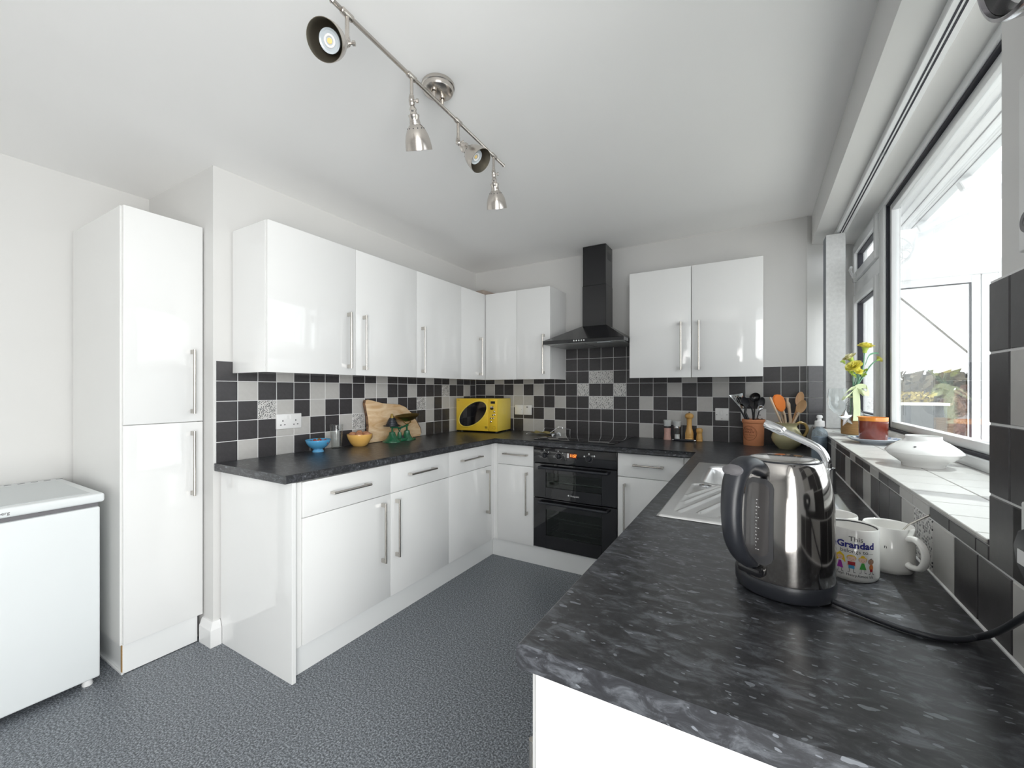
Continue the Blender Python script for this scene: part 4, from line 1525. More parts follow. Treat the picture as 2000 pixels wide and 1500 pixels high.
g = G().prism([(-.125 + 2.115, 0), (.125 + 2.115, 0), (.120 + 2.115, .012), (.075 + 2.115, .018), (0 + 2.115, .022), (-.075 + 2.115, .018), (-.120 + 2.115, .012)], 'x', SXC - .036, SXC + .036, .005, Matrix.Translation((0, 0, ZW)))
g.lathe([(.060, 0), (.058, .010), (.036, .028), (.024, .048), (.020, .066), (.012, .070), (0, .070)], at(-.068, 0), 28)
g.lathe([(.050, 0), (.048, .010), (.030, .026), (.022, .048), (.019, .066), (.012, .070), (0, .070)], at(.070, 0), 28)
g.lathe([(.030, .01), (.018, .03), (.013, .055), (.012, .062), (0, .064)], at(0, 0), 20)
g.obj('base', 'green', sc, ang=50)
g = G().prism([(-.080, .094), (-.03, .090), (0, .083), (.03, .090), (.080, .100), (.080, .112), (.03, .100), (0, .094), (-.03, .102), (-.080, .106)], 'x', SXC - .008, SXC + .008, .002, Matrix.Translation((0, 2.115, ZW)))
g.tube([at(-.02, .104), at(0, .062), at(.02, .104)], .004, 8).tube([at(-.068, .065), at(-.068, .105)], .006, 8).tube([at(.070, .065), at(.070, .112)], .006, 8)
g.obj('beam', 'green', sc, ang=40)
G().lathe([(0, .106), (.052, .107), (.058, .110), (.058, .112), (.052, .111), (0, .110)], at(-.070, 0), 32).obj('weight_plate', 'iron', sc)
G().lathe([(0, .0005), (.009, .0), (.011, -.002)], n=16, T=axis_T((SXC + .030, 2.118, ZW + .030), (1, 0, .4))).obj('maker_badge', 'iron', sc)
g = G()
for s in (-1, 1):
    g.tube([at(.070, .112), at(.070 + s * .030, .122, .01), at(.070 + s * .036, .138)], .003, 6)
    g.tube([at(.070, .112, 0), at(.070, .122, s * .028), at(.070, .138, s * .034)], .003, 6)
g.obj('pan_cradle', 'brass', sc)
T = Matrix.Translation(at(.074, .132)) @ Matrix.Rotation(.10, 4, 'X')
G().lathe([(0, .0), (.030, .002), (.055, .012), (.078, .030), (.088, .042), (.0885, .0435), (.087, .044), (.076, .033), (.053, .015), (.028, .005), (0, .003)], n=40, T=T, wav=lambda a, z: .10 * math.cos(2 * a + PI)).obj('pan', 'brass', sc, ang=60)
G().tube([at(.002, .083), at(.002, .100), at(-.004, .112), at(-.016, .118), at(-.020, .106)], .0022, 6).obj('pointer', 'brass', sc)
z = .1115
for i, (r, h, mm) in enumerate(((.040, .013, 'iron'), (.035, .011, 'iron'), (.030, .010, 'iron'), (.025, .009, 'iron'), (.020, .008, 'iron'), (.015, .016, 'brass'), (.010, .012, 'brass'))):
    o = G().lathe([(0, 0), (r, 0), (r, h - .002), (r - .0025, h), (0, h)] if mm == 'iron' else [(0, 0), (r, 0), (r * .72, h - .001), (0, h)], at(-.070, z), 28).obj('scale_weight', mm, at=at(-.070, z), ang=40)
    tag(o, ('%s black iron weight in the tapering stack on the scales' % ('', 'second largest', 'middle-sized', 'second smallest', 'smallest')[i]) if 0 < i < 5 else 'largest black iron weight at the bottom of the stack on the scales', 'weight', 'weights stacked on the scales')
    if mm == 'brass':
        o['label'] = 'wider brass weight on top of the black weights on the scales' if i == 5 else 'smallest brass weight tipping the stack on the scales'
    z += h + .0003

# ------------------------------------------------------------ microwave
a = math.radians(7)
wv, nv = Vector((math.cos(a), math.sin(a), 0)), Vector((-math.sin(a), math.cos(a), 0))
MW = .388
FR = Vector((-1.840, 2.898, ZW))
FL = FR - wv * MW
mw = thing('microwave', 'bright yellow microwave with an oval door window in the worktop corner', 'microwave', FL + wv * MW / 2 + nv * .135, rot=(0, 0, a))
ORG[mw.name] = Vector((0, 0, 0))
# local frame: x along the front from -MW/2, y depth from -.135, z up
x0, x1, yf, yb, z0, z1 = -MW / 2, MW / 2, -.135, .135, .012, .282
G().box(x0, x1, yf + .006, yb, z0, z1, .004, 2).obj('casing', 'yellow', mw, local=True, ang=30)
for sx in (x0 + .03, x1 - .03):
    for sy in (yf + .04, yb - .03):
        G().lathe([(0, 0), (.012, 0), (.012, .0125), (0, .0125)], (sx, sy, 0), 14).obj('foot', 'black', mw, local=True)
xs = x0 + MW * .795
dr = G().box(x0, xs - .001, yf - .004, yf + .007, z0, z1, .003, 2).obj('door', 'yellow2', mw, local=True, ang=30)
cpnl = G().box(xs + .001, x1, yf - .004, yf + .007, z0, z1, .003, 2).obj('control_panel', 'yellow2', mw, local=True, ang=30)


def mwp(u, v):
    """u, v: fractions of the front face, v from the top"""
    return x0 + MW * u, z1 - (z1 - z0) * v


cx, cz = mwp(.410, .48)
rx, rz, th = .146, .104, math.radians(34)


def oval(k, y, n=56):
    out = []
    for i in range(n):
        q = 2 * PI * i / n
        ex, ez = k * .160 * math.cos(q), k * .090 * math.sin(q)
        out.append((cx + ex * math.cos(th) - ez * math.sin(th), y, cz + ex * math.sin(th) + ez * math.cos(th)))
    return out


ORG[dr.name] = ORG[cpnl.name] = Vector((0, 0, 0))
g = G()
g.face(oval(.92, yf - .0046))
g.obj('oval_window', 'blackgloss', dr, local=True, ang=0)
G().tube(oval(.94, yf - .0040), .0050, 8, closed=True).obj('window_rim', 'yellow', dr, local=True, ang=60)
ux, uz = mwp(.895, .115)
G().box(ux - .020, ux + .020, yf - .0052, yf - .003, uz - .010, uz + .010).obj('display', 'blackgloss', cpnl, local=True, ang=0)
ux, uz = mwp(.883, .285)
G().lathe([(.017, 0), (.0165, .010), (.0145, .013), (0, .013)], n=24, T=axis_T((ux, yf - .004, uz), (0, -1, 0))).obj('knob', 'chrome', cpnl, local=True)
for u, v in ((.930, .395), (.898, .500), (.938, .485), (.848, .600), (.905, .595), (.852, .700)):
    ux, uz = mwp(u, v)
    G().lathe([(.0075, 0), (.0072, .003), (.005, .0045), (0, .0048)], n=16, T=axis_T((ux, yf - .004, uz), (0, -1, 0))).obj('button', 'nickel', cpnl, local=True)
ux, uz = mwp(.925, .885)
G().tube([(ux + .016 * math.cos(q * .2), yf - .0042, uz + .011 * math.sin(q * .2)) for q in range(32)], .0008, 5, closed=True).obj('button_outline', 'brass', cpnl, local=True)
g = G()
for k in range(4):
    ux, uz = mwp(.035 + .013 * k, .055)
    g.box(ux - .002, ux + .002, yf - .0046, yf - .0035, uz - .003, uz + .003)
for k in range(2):
    ux, uz = mwp(.72 + .032 * k, .88)
    g.box(ux - .004, ux + .004, yf - .0046, yf - .0035, uz - .010, uz + .008)
g.obj('printed_marks', 'brass', dr, local=True, ang=0)
# wire stand with a yellow cloth
ws = G()
wx, wy = -1.475, 3.02
for k in range(3):
    ws.tube([(wx - .10, wy - .06 + .045 * k, ZW + .012), (wx + .10, wy - .06 + .045 * k, ZW + .012)], .0016, 6)
for s in (-1, 1):
    ws.tube(curve([(wx - .11 * s, wy - .09, ZW + .003), (wx - .11 * s, wy - .075, ZW + .012), (wx - .11 * s, wy + .05, ZW + .012), (wx - .11 * s, wy + .062, ZW + .003)], 4), .0018, 6)
pts = []
for k in range(60):
    q = k / 59
    pts.append((wx + .11, wy - .09 + .15 * q, ZW + .010 + .006 * math.sin(k * 1.6)))
ws.tube(pts, .0014, 5)
ws.tube([(wx - .02, wy + .055, ZW + .045), (wx + .20, wy + .055, ZW + .045)], .0016, 6).tube([(wx + .06, wy - .03, ZW + .012), (wx + .10, wy + .055, ZW + .058), (wx + .135, wy + .055, ZW + .058), (wx + .135, wy + .055, ZW + .045)], .0028, 6)
ws.tube([(wx - .02, wy + .055, ZW + .045), (wx - .03, wy + .03, ZW + .013)], .0016, 6).tube([(wx + .20, wy + .055, ZW + .045), (wx + .205, wy + .04, ZW + .016), (wx + .21, wy + .03, ZW + .002)], .0018, 6)
o = ws.obj('wire_stand', 'chrome', at=(wx, wy, ZW), ang=60)
tag(o, 'chrome wire stand lying flat on the worktop right of the microwave', 'wire stand')
g = G()
rows = []
for j in range(9):
    row = []
    for i in range(13):
        x, y = wx - .095 + .165 * i / 12, wy - .075 + .115 * j / 8
        row.append(g.bm.verts.new((x, y, ZW + .0155 + .005 * math.sin(i * .9 + j) + .003 * math.cos(j * 1.7))))
    rows.append(row)
for A, B in zip(rows, rows[1:]):
    for i in range(12):
        g.bm.faces.new((A[i], A[i + 1], B[i + 1], B[i]))
bmesh.ops.solidify(g.bm, geom=g.bm.faces[:], thickness=.003)
o = g.obj('cloth', 'sponge', at=(wx, wy, ZW + .012), ang=60)
tag(o, 'small crumpled yellow cloth lying on the wire stand', 'cloth')

# ------------------------------------------------------------ salt and pepper
def grinder(x, y, label, m, h=.140):
    t = thing('grinder', label, 'grinder', (x, y, ZW))
    G().lathe([(0, .001), (.026, .001), (.0265, 0), (.0262, .006), (.0235, .022), (.0215, .045), (.0225, .066), (.024, .080), (.0235, .084), (0, .084)], (x, y, ZW), 28).obj('jar', m, t, ang=50)
    G().lathe([(0, .0845), (.0235, .0845), (.0240, .088), (.0235, .096), (0, .096)], (x, y, ZW), 28).obj('collar', 'hood' if m == 'salt' else 'chrome', t, ang=40)
    G().lathe([(0, .0965), (.0240, .0965), (.0255, .125), (.0270, .130), (.0270, h - .002), (.025, h), (0, h)], (x, y, ZW), 28).obj('cap', 'capglass', t, ang=40)
    return t


grinder(-.558, 3.145, 'clear-capped grinder of pink salt on the back worktop, leftmost of four', 'salt')
gr = grinder(-.492, 3.148, 'clear glass grinder between the pink salt grinder and the tall wooden mill', 'clear', .135)
G().lathe([(0, .002), (.018, .002), (.017, .040), (0, .040)], (-.492, 3.148, ZW), 18).obj('filling', 'mark', gr)
x, y = -.412, 3.142
t = thing('pepper_mill', 'tall turned wooden pepper mill with a round head on the back worktop', 'pepper mill', (x, y, ZW))
G().lathe([(0, .0), (.027, 0), (.0285, .003), (.0285, .018), (.0265, .021), (.0275, .024), (.0275, .034), (.0265, .037), (.0275, .040), (.0275, .052), (.0240, .068), (.0190, .086), (.0165, .105), (.0165, .140), (.0180, .147), (.0180, .150), (0, .150)], (x, y, ZW), 32).obj('body', 'millwood', t, ang=40)
G().lathe([(0, .1505), (.018, .1505), (.0185, .154), (.0255, .160), (.0285, .170), (.0265, .182), (.018, .190), (.010, .192), (0, .192)], (x, y, ZW), 32).obj('head', 'millwood', t, ang=40)
G().lathe([(0, .192), (.006, .192), (.0075, .197), (.005, .202), (0, .203)], (x, y, ZW), 16).obj('finial', 'chrome', t)
x, y = -.347, 3.142
t = thing('salt_shaker', 'short wooden shaker beside the tall pepper mill', 'shaker', (x, y, ZW))
G().lathe([(0, .0), (.0195, 0), (.0205, .002), (.0205, .012), (.0192, .014), (.0205, .016), (.0205, .024), (.0180, .044), (.0175, .056), (.0185, .060), (0, .060)], (x, y, ZW), 28).obj('body', 'millwood', t, ang=40)
G().lathe([(0, .0605), (.0185, .0605), (.0205, .066), (.0215, .078), (.0195, .087), (.012, .092), (0, .093)], (x, y, ZW), 28).obj('top', 'millwood', t, ang=40)
g = G().tube([(-.505, 3.085, ZW + .008), (-.49, 3.085, ZW + .008), (-.395, 3.090, ZW + .008), (-.375, 3.091, ZW + .008)], [.007, .008, .008, .006], 12)
o = g.obj('corkscrew', 'black', at=(-.44, 3.087, ZW), ang=50)
tag(o, 'slim black handled gadget lying in front of the grinders', 'gadget')
for x in (-.509, -.371):
    G().ball((x, 3.085 + (.006 if x > -.4 else 0), ZW + .008), .0070, (1.3, 1, .9), 12).obj('metal_end', 'chrome', o)

# ------------------------------------------------------------ terracotta pot of utensils
PX_, PY_ = -.024, 3.110
pot = thing('utensil_pot', 'terracotta utensil pot with a round stamped badge on the back worktop', 'pot', (PX_, PY_, ZW))
G().lathe([(0, 0), (.056, 0), (.0575, .002), (.0600, .140), (.0645, .143), (.0660, .147), (.0660, .162), (.0645, .166), (.0585, .166), (.0565, .150), (.0535, .01), (0, .008)], (PX_, PY_, ZW), 48).obj('pot', 'terracotta', pot, ang=40)
PA = math.atan2(-PY_, -PX_) - .46


def pwrap(x, z, off=.0006):
    r = .0575 + (.060 - .0575) * z / .14 + off
    q = PA + x / r
    return Vector((PX_ + r * math.cos(q), PY_ + r * math.sin(q), ZW + z))


G().tube([pwrap(.046 * math.cos(q * 2 * PI / 64), .080 + .046 * math.sin(q * 2 * PI / 64)) for q in range(64)], .0009, 5, closed=True).tube([pwrap(.041 * math.cos(q * PI / 40 - .2), .080 + .041 * math.sin(q * PI / 40 - .2)) for q in range(60)], .0006, 5).obj('stamped_ring', 'terraink', pot, ang=60)
put_text('UTENSIL', .017, pot, 'terraink', lambda x, y: pwrap(x * .8 - .002, y + .102), bold=.0003)
put_text('JARRAW', .018, pot, 'terraink', lambda x, y: pwrap(x * .95, y + .086), bold=.0003)
put_text('Kitchen Pottery', .011, pot, 'terraink', lambda x, y: pwrap(x * .95, y + .068))
put_text('stoneware co', .009, pot, 'terraink', lambda x, y: pwrap(x * .95, y + .054))
ZP = ZW + .010


def vec(*q):
    return Vector(q)


def pix(u, v, d):
    """point seen at photograph position (u, v) at forward distance d"""
    return Vector((0, 0, 1.235)) + (FW + RT * ((u - 1000) / 817.31) + UP * ((761.43 - v) / 817.31)) * d


D0 = FW.dot(Vector((PX_, PY_, 0)))
# slotted turner
sl = thing('slotted_turner', 'steel slotted turner leaning left out of the terracotta pot', 'turner', (PX_ - .02, PY_, ZP))
b0, b1 = pix(1448, 803, D0), pix(1452, 795, D0)
G().tube([vec(PX_ + .02, PY_ + .01, ZP), pix(1453, 812, D0), pix(1446, 800, D0)], [.006, .006, .005], 10).obj('handle', 'black', sl)
g = G()
L0, L1, L2, L3 = pix(1446, 800, D0), pix(1455, 795, D0), pix(1450, 768, D0), pix(1424, 772, D0)
NT = (L1 - L0).cross(L3 - L0).normalized() * .0012


def bil(s, q):
    w = .55 + .45 * min(1, q * 1.4)
    s2 = .5 + (s - .5) * w / 1.0
    p0 = L0.lerp(L1, s2)
    p1 = L3.lerp(L2, s)
    return p0.lerp(p1, q)


edges = [0, .14, .22, .36, .44, .58, .66, .80, 1]
for i in range(8):
    slot = i in (1, 3, 5)
    spans = [(0, .30), (.90, 1.0)] if slot else [(0, 1)]
    for q0, q1 in spans:
        pts = [bil(edges[i], q0), bil(edges[i + 1], q0), bil(edges[i + 1], q1), bil(edges[i], q1)]
        g.face([p + NT for p in pts])
        g.face([p - NT for p in pts[::-1]])
        for k in range(4):
            p, q = pts[k], pts[(k + 1) % 4]
            g.face([p - NT, q - NT, q + NT, p + NT])
g.obj('blade', 'chrome', sl, ang=0)


def bowlhead(c, rx, ry, rz, d, m, parent, name='bowl'):
    """shallow spoon bowl with its long axis along d, facing the room"""
    d = Vector(d).normalized()
    n = (-FW - UP * .1).normalized()
    x = d.cross(n).normalized()
    n = x.cross(d)
    T = TX(x, d, n, c)
    g = G()
    prof_ = [(0, -1), (.5, -.86), (.85, -.5), (1, 0), (.95, .05), (.8, -.40), (.45, -.72), (0, -.84)]
    g.lathe([(r, zz) for r, zz in prof_], n=28, T=T @ Matrix.Diagonal((rx, ry, rz, 1)))
    return g.obj(name, m, parent, ang=60)


def spoon(label, name, m, foot, neck, head, rx, ry, r=.0048, cat='spoon', mh=None, rz=.010):
    t = thing(name, label, cat, foot)
    foot, neck, head = Vector(foot), Vector(neck), Vector(head)
    d = (head - neck).normalized()
    G().tube(curve([foot, foot.lerp(neck, .5), neck, head - d * ry * .85], 4), r, 10).obj('handle', mh or m, t, ang=60)
    bowlhead(head, rx, ry, rz, d, m, t)
    return t


spoon('black nylon solid spoon tilted left in the terracotta pot', 'serving_spoon', 'black', (PX_ + .01, PY_ + .02, ZP), pix(1469, 800, D0), pix(1456, 785, D0 - .02), .024, .042)
spoon('black ladle at the centre of the terracotta pot', 'ladle', 'hood', (PX_ - .01, PY_ - .01, ZP), pix(1474, 795, D0 - .02), pix(1475, 776, D0 - .03), .034, .030, cat='ladle', rz=.03)
spoon('black skimmer spoon hooked right in the terracotta pot', 'skimmer', 'black', (PX_ - .02, PY_ + .01, ZP), pix(1484, 797, D0 + .02), pix(1487, 786, D0 + .02), .024, .036, cat='skimmer')
spoon('small steel ladle low on the right of the terracotta pot', 'ladle', 'chrome', (PX_ - .02, PY_, ZP), pix(1481, 800, D0 - .02), pix(1485, 797, D0 - .025), .017, .020, .004, cat='ladle', rz=.012)
G().tube([vec(PX_ + .03, PY_, ZP), pix(1455, 806, D0 + .01), pix(1457, 795, D0 + .01)], [.006, .008, .007], 10).obj('potato_masher', 'black', at=(PX_ + .03, PY_, ZP), ang=60)
tag(bpy.data.objects['potato_masher'], 'plain black utensil handle standing in the terracotta pot', 'utensil')

# ------------------------------------------------------------ jug of wooden spoons
JX, JY = .152, 3.022
jug = thing('jug', 'bulbous olive cream pottery jug holding wooden spoons', 'jug', (JX, JY, ZW))
G().lathe([(0, .001), (.040, .001), (.043, 0), (.045, .003), (.060, .018), (.076, .042), (.082, .064), (.078, .086), (.064, .110), (.052, .128), (.049, .140), (.053, .152), (.055, .156), (.053, .1565), (.049, .150), (.045, .138), (.050, .120), (.072, .085), (.075, .062), (.06, .03), (.04, .012), (0, .010)], (JX, JY, ZW), 48, wav=lambda q, z: (.22 * max(0, math.cos(q - (math.atan2(-RT.y, -RT.x)))) ** 8 if z > .145 else 0)).obj('body', 'jug', jug, ang=60)
hd_ = RT * .96 + FW * -.25
J0 = Vector((JX, JY, ZW))
pts = curve([J0 + hd_ * .047 + UP * .143, J0 + hd_ * .070 + UP * .158, J0 + hd_ * .098 + UP * .148, J0 + hd_ * .108 + UP * .118, J0 + hd_ * .096 + UP * .086, J0 + hd_ * .074 + UP * .064], 6)
G().tube(pts, .0078, 12, flat=1.3).obj('handle', 'jughandle', jug, ang=60)
DJ = FW.dot(Vector((JX, JY, 0)))
spoon('tall wooden spoon leaning right at the back of the jug', 'wooden_spoon', 'spoonwood', (JX - .02, JY + .01, ZW + .02), pix(1552, 812, DJ + .02), pix(1562, 779, DJ + .03), .0265, .046, .0055)
spoon('wooden spoon with a scorched bowl leaning right at the front of the jug', 'wooden_spoon', 'spoonwood', (JX - .025, JY - .01, ZW + .02), pix(1557, 812, DJ - .02), pix(1565, 794, DJ - .03), .030, .042, .0055, mh='palewood')
t = thing('spatula', 'bright orange silicone spatula with a pale wooden handle in the jug', 'spatula', (JX - .01, JY, ZW + .02))
G().tube([vec(JX + .005, JY, ZW + .02), pix(1533, 812, DJ), pix(1528, 800, DJ)], [.006, .0065, .0085], 12).obj('handle', 'palewood', t)
q = [(-.3, -1), (.35, -1), (.8, -.55), (.95, .1), (.85, .65), (.45, .95), (0, 1), (-.5, .93), (-.85, .6), (-.95, .05), (-.8, -.55)]
c, dx, dz = pix(1522, 787, DJ - .005), RT * .0385, (UP * .97 - RT * .22) * .0530
N = FW * .006
g = G()
A = [g.bm.verts.new(c + dx * a_ + dz * b_ - N) for a_, b_ in q]
B = [g.bm.verts.new(c + dx * a_ + dz * b_ + N) for a_, b_ in q]
g.bm.faces.new(A)
g.bm.faces.new(B[::-1])
for i in range(len(q)):
    j = (i + 1) % len(q)
    g.bm.faces.new((A[j], A[i], B[i], B[j]))
bmesh.ops.recalc_face_normals(g.bm, faces=g.bm.faces)
bmesh.ops.bevel(g.bm, geom=[e for e in g.bm.edges if len({v in A for v in e.verts}) == 1], offset=.004, segments=3, affect='EDGES')
g.obj('blade', 'silicone', t, ang=50)
o = G().tube([vec(JX, JY - .01, ZW + .02), pix(1524, 822, DJ - .02), pix(1505, 779, DJ - .02), pix(1503.5, 776, DJ - .02)], [.006, .006, .0062, .005], 10).obj('wooden_stick', 'palewood', at=(JX, JY - .01, ZW + .02), ang=60)
tag(o, 'plain pale wooden handle leaning left in the jug', 'utensil')
g = G().tube([vec(JX - .005, JY + .02, ZW + .02), pix(1544, 822, DJ + .01), pix(1541, 797, DJ + .01), pix(1539.5, 792, DJ + .01), pix(1539, 789, DJ + .01), pix(1537.5, 784, DJ + .01), pix(1537, 777, DJ + .01)], [.007, .0085, .0085, .012, .012, .007, .0095], 12)
o = g.obj('wooden_pestle', 'palewood', at=(JX - .005, JY + .02, ZW + .02), ang=60)
tag(o, 'turned pale wooden handle with a knob upright in the jug', 'utensil')
o = G().tube([vec(JX + .01, JY + .02, ZW + .02), pix(1527, 812, DJ + .02), pix(1526, 803, DJ + .02)], .005, 10).obj('wooden_stick', 'palewood', at=(JX + .01, JY + .02, ZW + .02), ang=60)
tag(o, 'short wooden handle behind the orange spatula in the jug', 'utensil')

# ------------------------------------------------------------ washing-up liquid
x, y = .258, 2.500
t = thing('soap_bottle', 'clear washing-up liquid bottle with a white cap beside the sill', 'bottle', (x, y, ZW))


def sq(a_, z):
    return 0.10 * math.cos(4 * a_) if z < .165 else 0


G().lathe([(0, .001), (.028, .001), (.0305, .004), (.0315, .02), (.0310, .135), (.0285, .150), (.022, .163), (.0165, .170), (.0160, .178), (0, .178)], (x, y, ZW), 40, wav=sq).obj('bottle', 'soap', t, ang=60)
G().lathe([(0, .004), (.027, .004), (.0285, .01), (.0280, .128), (0, .128)], (x, y, ZW), 32, wav=sq).obj('liquid', 'liquid', t, ang=50)
G().lathe([(0, .1785), (.0205, .1785), (.0210, .182), (.0200, .203), (.016, .206), (.0095, .207), (.0085, .216), (.0125, .220), (.0125, .228), (.008, .233), (0, .233)], (x, y, ZW), 28).obj('cap', 'whiteplastic', t, ang=40)

# ------------------------------------------------------------ things on the window sill
def pixy(u, v, y):
    d = FW + RT * ((u - 1000) / 817.31) + UP * ((761.43 - v) / 817.31)
    return Vector((0, 0, 1.235)) + d * (y / d.y)


# gathered vertical blind
vb = thing('vertical_blind', 'mottled white vertical blind drawn to the far end of the window', 'blind', (.38, 3.0, ZS))
g = G().box(.382, .430, .875, 3.120, 2.121, 2.1455, .002, 1)
hr = g.obj('headrail', 'upvc', vb, ang=30)
g = G().box(.398, .403, .880, 3.10, 2.1198, 2.122).box(.409, .414, .880, 3.10, 2.1198, 2.122)
g.obj('track_groove', 'gasket', hr, ang=0)
G().box(.396, .416, 2.04, 2.075, 2.117, 2.1205, .001, 1).obj('track_joint', 'clear', hr, ang=0)
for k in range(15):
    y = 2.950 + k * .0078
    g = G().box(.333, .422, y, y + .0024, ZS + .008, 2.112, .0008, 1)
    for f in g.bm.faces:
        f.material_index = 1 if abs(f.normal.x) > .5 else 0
    g.obj('slat', ['blind', 'blindshade'], vb, ang=30)
    G().box(.335, .420, y - .0008, y + .0032, ZS + .002, ZS + .030, .0006, 1).obj('bottom_weight', 'blind', vb, ang=30)
    if k % 3 == 0:
        G().tube([(.404, y, 2.110), (.404, y, 2.122)], .003, 6).obj('hanger', 'whiteplastic', vb)
g = G()
for k in range(9):
    for j in range(6):
        q = j / 5
        g.ball((.326 - .012 * math.sin(q * PI), 2.957 + k * .0115 + .0115 * q, ZS + .034 - .022 * math.sin(q * PI)), .0026, seg=6)
g.obj('ball_chain', 'nickel', vb)

# glass with star
wx_, wy_ = .372, 2.745
wg = G().lathe([(0, .0035), (.020, .0035), (.034, .0015), (.035, 0), (.033, .003), (.012, .0065), (.0048, .016), (.0042, .080), (.010, .090), (.030, .100), (.048, .120), (.0565, .150), (.0560, .185), (.0500, .225), (.0490, .226), (.0545, .185), (.0550, .150), (.0465, .121), (.028, .102), (0, .094)], (wx_, wy_, ZS), 40).obj('wine_glass', 'clear', at=(wx_, wy_, ZS), ang=60)
tag(wg, 'large clear wine glass on the sill beside the blind', 'wine glass')
g = G()
c = pixy(1653.0, 817, 2.488)
sp_ = []
for k in range(10):
    r = .039 if k % 2 == 0 else .0175
    q = PI / 2 + k * PI / 5 + .15
    sp_.append((r * math.cos(q), r * math.sin(q)))
tz = ZS + .042 - c.z
T = TX(RT, UP, -FW, c)
A = [g.bm.verts.new(T @ Vector((x, y, 0))) for x, y in sp_]
B = [g.bm.verts.new(T @ Vector((x, y, .003))) for x, y in sp_]
C = g.bm.verts.new(T @ Vector((0, 0, .009)))
g.bm.faces.new(A[::-1])
for i in range(10):
    j = (i + 1) % 10
    g.bm.faces.new((A[i], A[j], B[j], B[i]))
    g.bm.faces.new((B[i], B[j], C))
g.tube([T @ Vector((.0, .037, .001)), T @ Vector((.022, .085, -.03))], .0008, 5)
o = g.obj('star_ornament', 'silver', at=c, ang=0)
tag(o, 'silver five-pointed star hanging in front of the cord-wrapped bottle vase', 'ornament')

# bottle vase with flowers
VX, VY = .392, 2.545
V0 = Vector((VX, VY, ZS))
DV = FW.dot(V0)
vs_ = thing('bottle_vase', 'glass bottle vase wrapped in tan cord at its base holding yellow flowers', 'vase', V0)
G().lathe([(0, .002), (.040, .002), (.0425, .006), (.0425, .090), (.040, .108), (.026, .130), (.0175, .150), (.0160, .165), (.0160, .205), (.0185, .208), (.0185, .215), (.0160, .216), (.0140, .205), (.0145, .165), (.024, .131), (.0385, .106), (.0405, .09), (.0405, .008), (0, .006)], V0, 40).obj('bottle', 'clear', vs_, ang=60)
g = G()
for k in range(18):
    z = .010 + k * .0049
    g.tube([V0 + Vector((.0445 * math.cos(q * 2 * PI / 40), .0445 * math.sin(q * 2 * PI / 40), z)) for q in range(40)], .0027, 6, closed=True)
g.obj('cord_wrap', 'rope', vs_, ang=60)


def strip(g, pts, w, side, th=.0008):
    side = Vector(side).normalized()
    pts = [Vector(p) for p in pts]
    n = (-FW).normalized() * th
    rows = []
    for i, p in enumerate(pts):
        k = w[i] if isinstance(w, list) else w
        rows.append([g.bm.verts.new(p + side * k / 2 + n), g.bm.verts.new(p - side * k / 2 + n), g.bm.verts.new(p - side * k / 2 - n), g.bm.verts.new(p + side * k / 2 - n)])
    for A, B in zip(rows, rows[1:]):
        for i in range(4):
            g.bm.faces.new((A[i], A[(i + 1) % 4], B[(i + 1) % 4], B[i]))
    g.bm.faces.new(rows[0][::-1])
    g.bm.faces.new(rows[-1])


rb = thing('ribbon_bow', 'pale green satin ribbon bow tied round the neck of the bottle vase', 'ribbon', V0 + Vector((0, 0, .19)))
DR = DV - .022
for nm, pts, w, sd in (
        ('tail', [(1671, 757, 0), (1672, 768, -.004), (1673, 785, -.008), (1673.5, 800, -.012), (1673, 822, -.026)], [.020, .032, .034, .032, .034], RT),
        ('loop', [(1670, 757, 0), (1660, 760, -.005), (1650, 770, -.01), (1646, 778, -.012), (1652, 776, -.02), (1662, 768, -.015), (1670, 759, -.005)], .020, UP * .8 + RT * .5),
        ('loop', [(1672, 757, 0), (1683, 754, -.004), (1694, 757, -.010), (1695, 769, -.014), (1686, 767, -.020), (1676, 762, -.010)], .024, UP * .9 - RT * .4),
        ('tail', [(1672, 758, .01), (1680, 763, .005), (1690, 770, .0)], [.016, .022, .026], RT * .6 + UP * .6)):
    g = G()
    P = curve([pix(u, v, DR + d) for u, v, d in pts], 5)
    if isinstance(w, list):
        ww = []
        for i in range(len(P)):
            t_ = i / 5
            k = min(int(t_), len(w) - 2)
            ww.append(w[k] + (w[k + 1] - w[k]) * (t_ - k))
        w = ww
    strip(g, P, w, sd)
    bmesh.ops.recalc_face_normals(g.bm, faces=g.bm.faces)
    g.obj(nm, 'ribbon', rb, ang=50)
g = G()
g.tube([V0 + Vector((.0175 * math.cos(q * 2 * PI / 24), .0175 * math.sin(q * 2 * PI / 24), .185)) for q in range(24)], .005, 8, closed=True)
g.obj('knot_band', 'ribbon', rb, ang=60)


def bloom(parent, c, up, r, m, n=46, name='bloom', seed=0):
    rnd = random.Random(seed)
    T = axis_T(c, up)
    g = G()
    for k in range(n):
        q = k * 2.39996
        f = math.sqrt((k + .5) / n)
        rad = r * f
        tilt = (1 - f) * 1.2 + .15
        base = Vector((rad * .15 * math.cos(q), rad * .15 * math.sin(q), -.10 * r))
        e = Vector((math.cos(q), math.sin(q), 0))
        s = Vector((-math.sin(q), math.cos(q), 0))
        tip = Vector((rad * math.cos(q), rad * math.sin(q), r * (.55 * math.sin(tilt) + .10 * rnd.uniform(-1, 1)) + .08 * r))
        w = r * rnd.uniform(.22, .34)
        p = [base, base.lerp(tip, .6) - s * w, tip - s * w * .9 + UP * r * rnd.uniform(-.06, .06), tip + e * r * .06, tip + s * w * .9 + UP * r * rnd.uniform(-.06, .06), base.lerp(tip, .6) + s * w]
        g.face([T @ v for v in p])
    return g.obj(name, m, parent, ang=0)


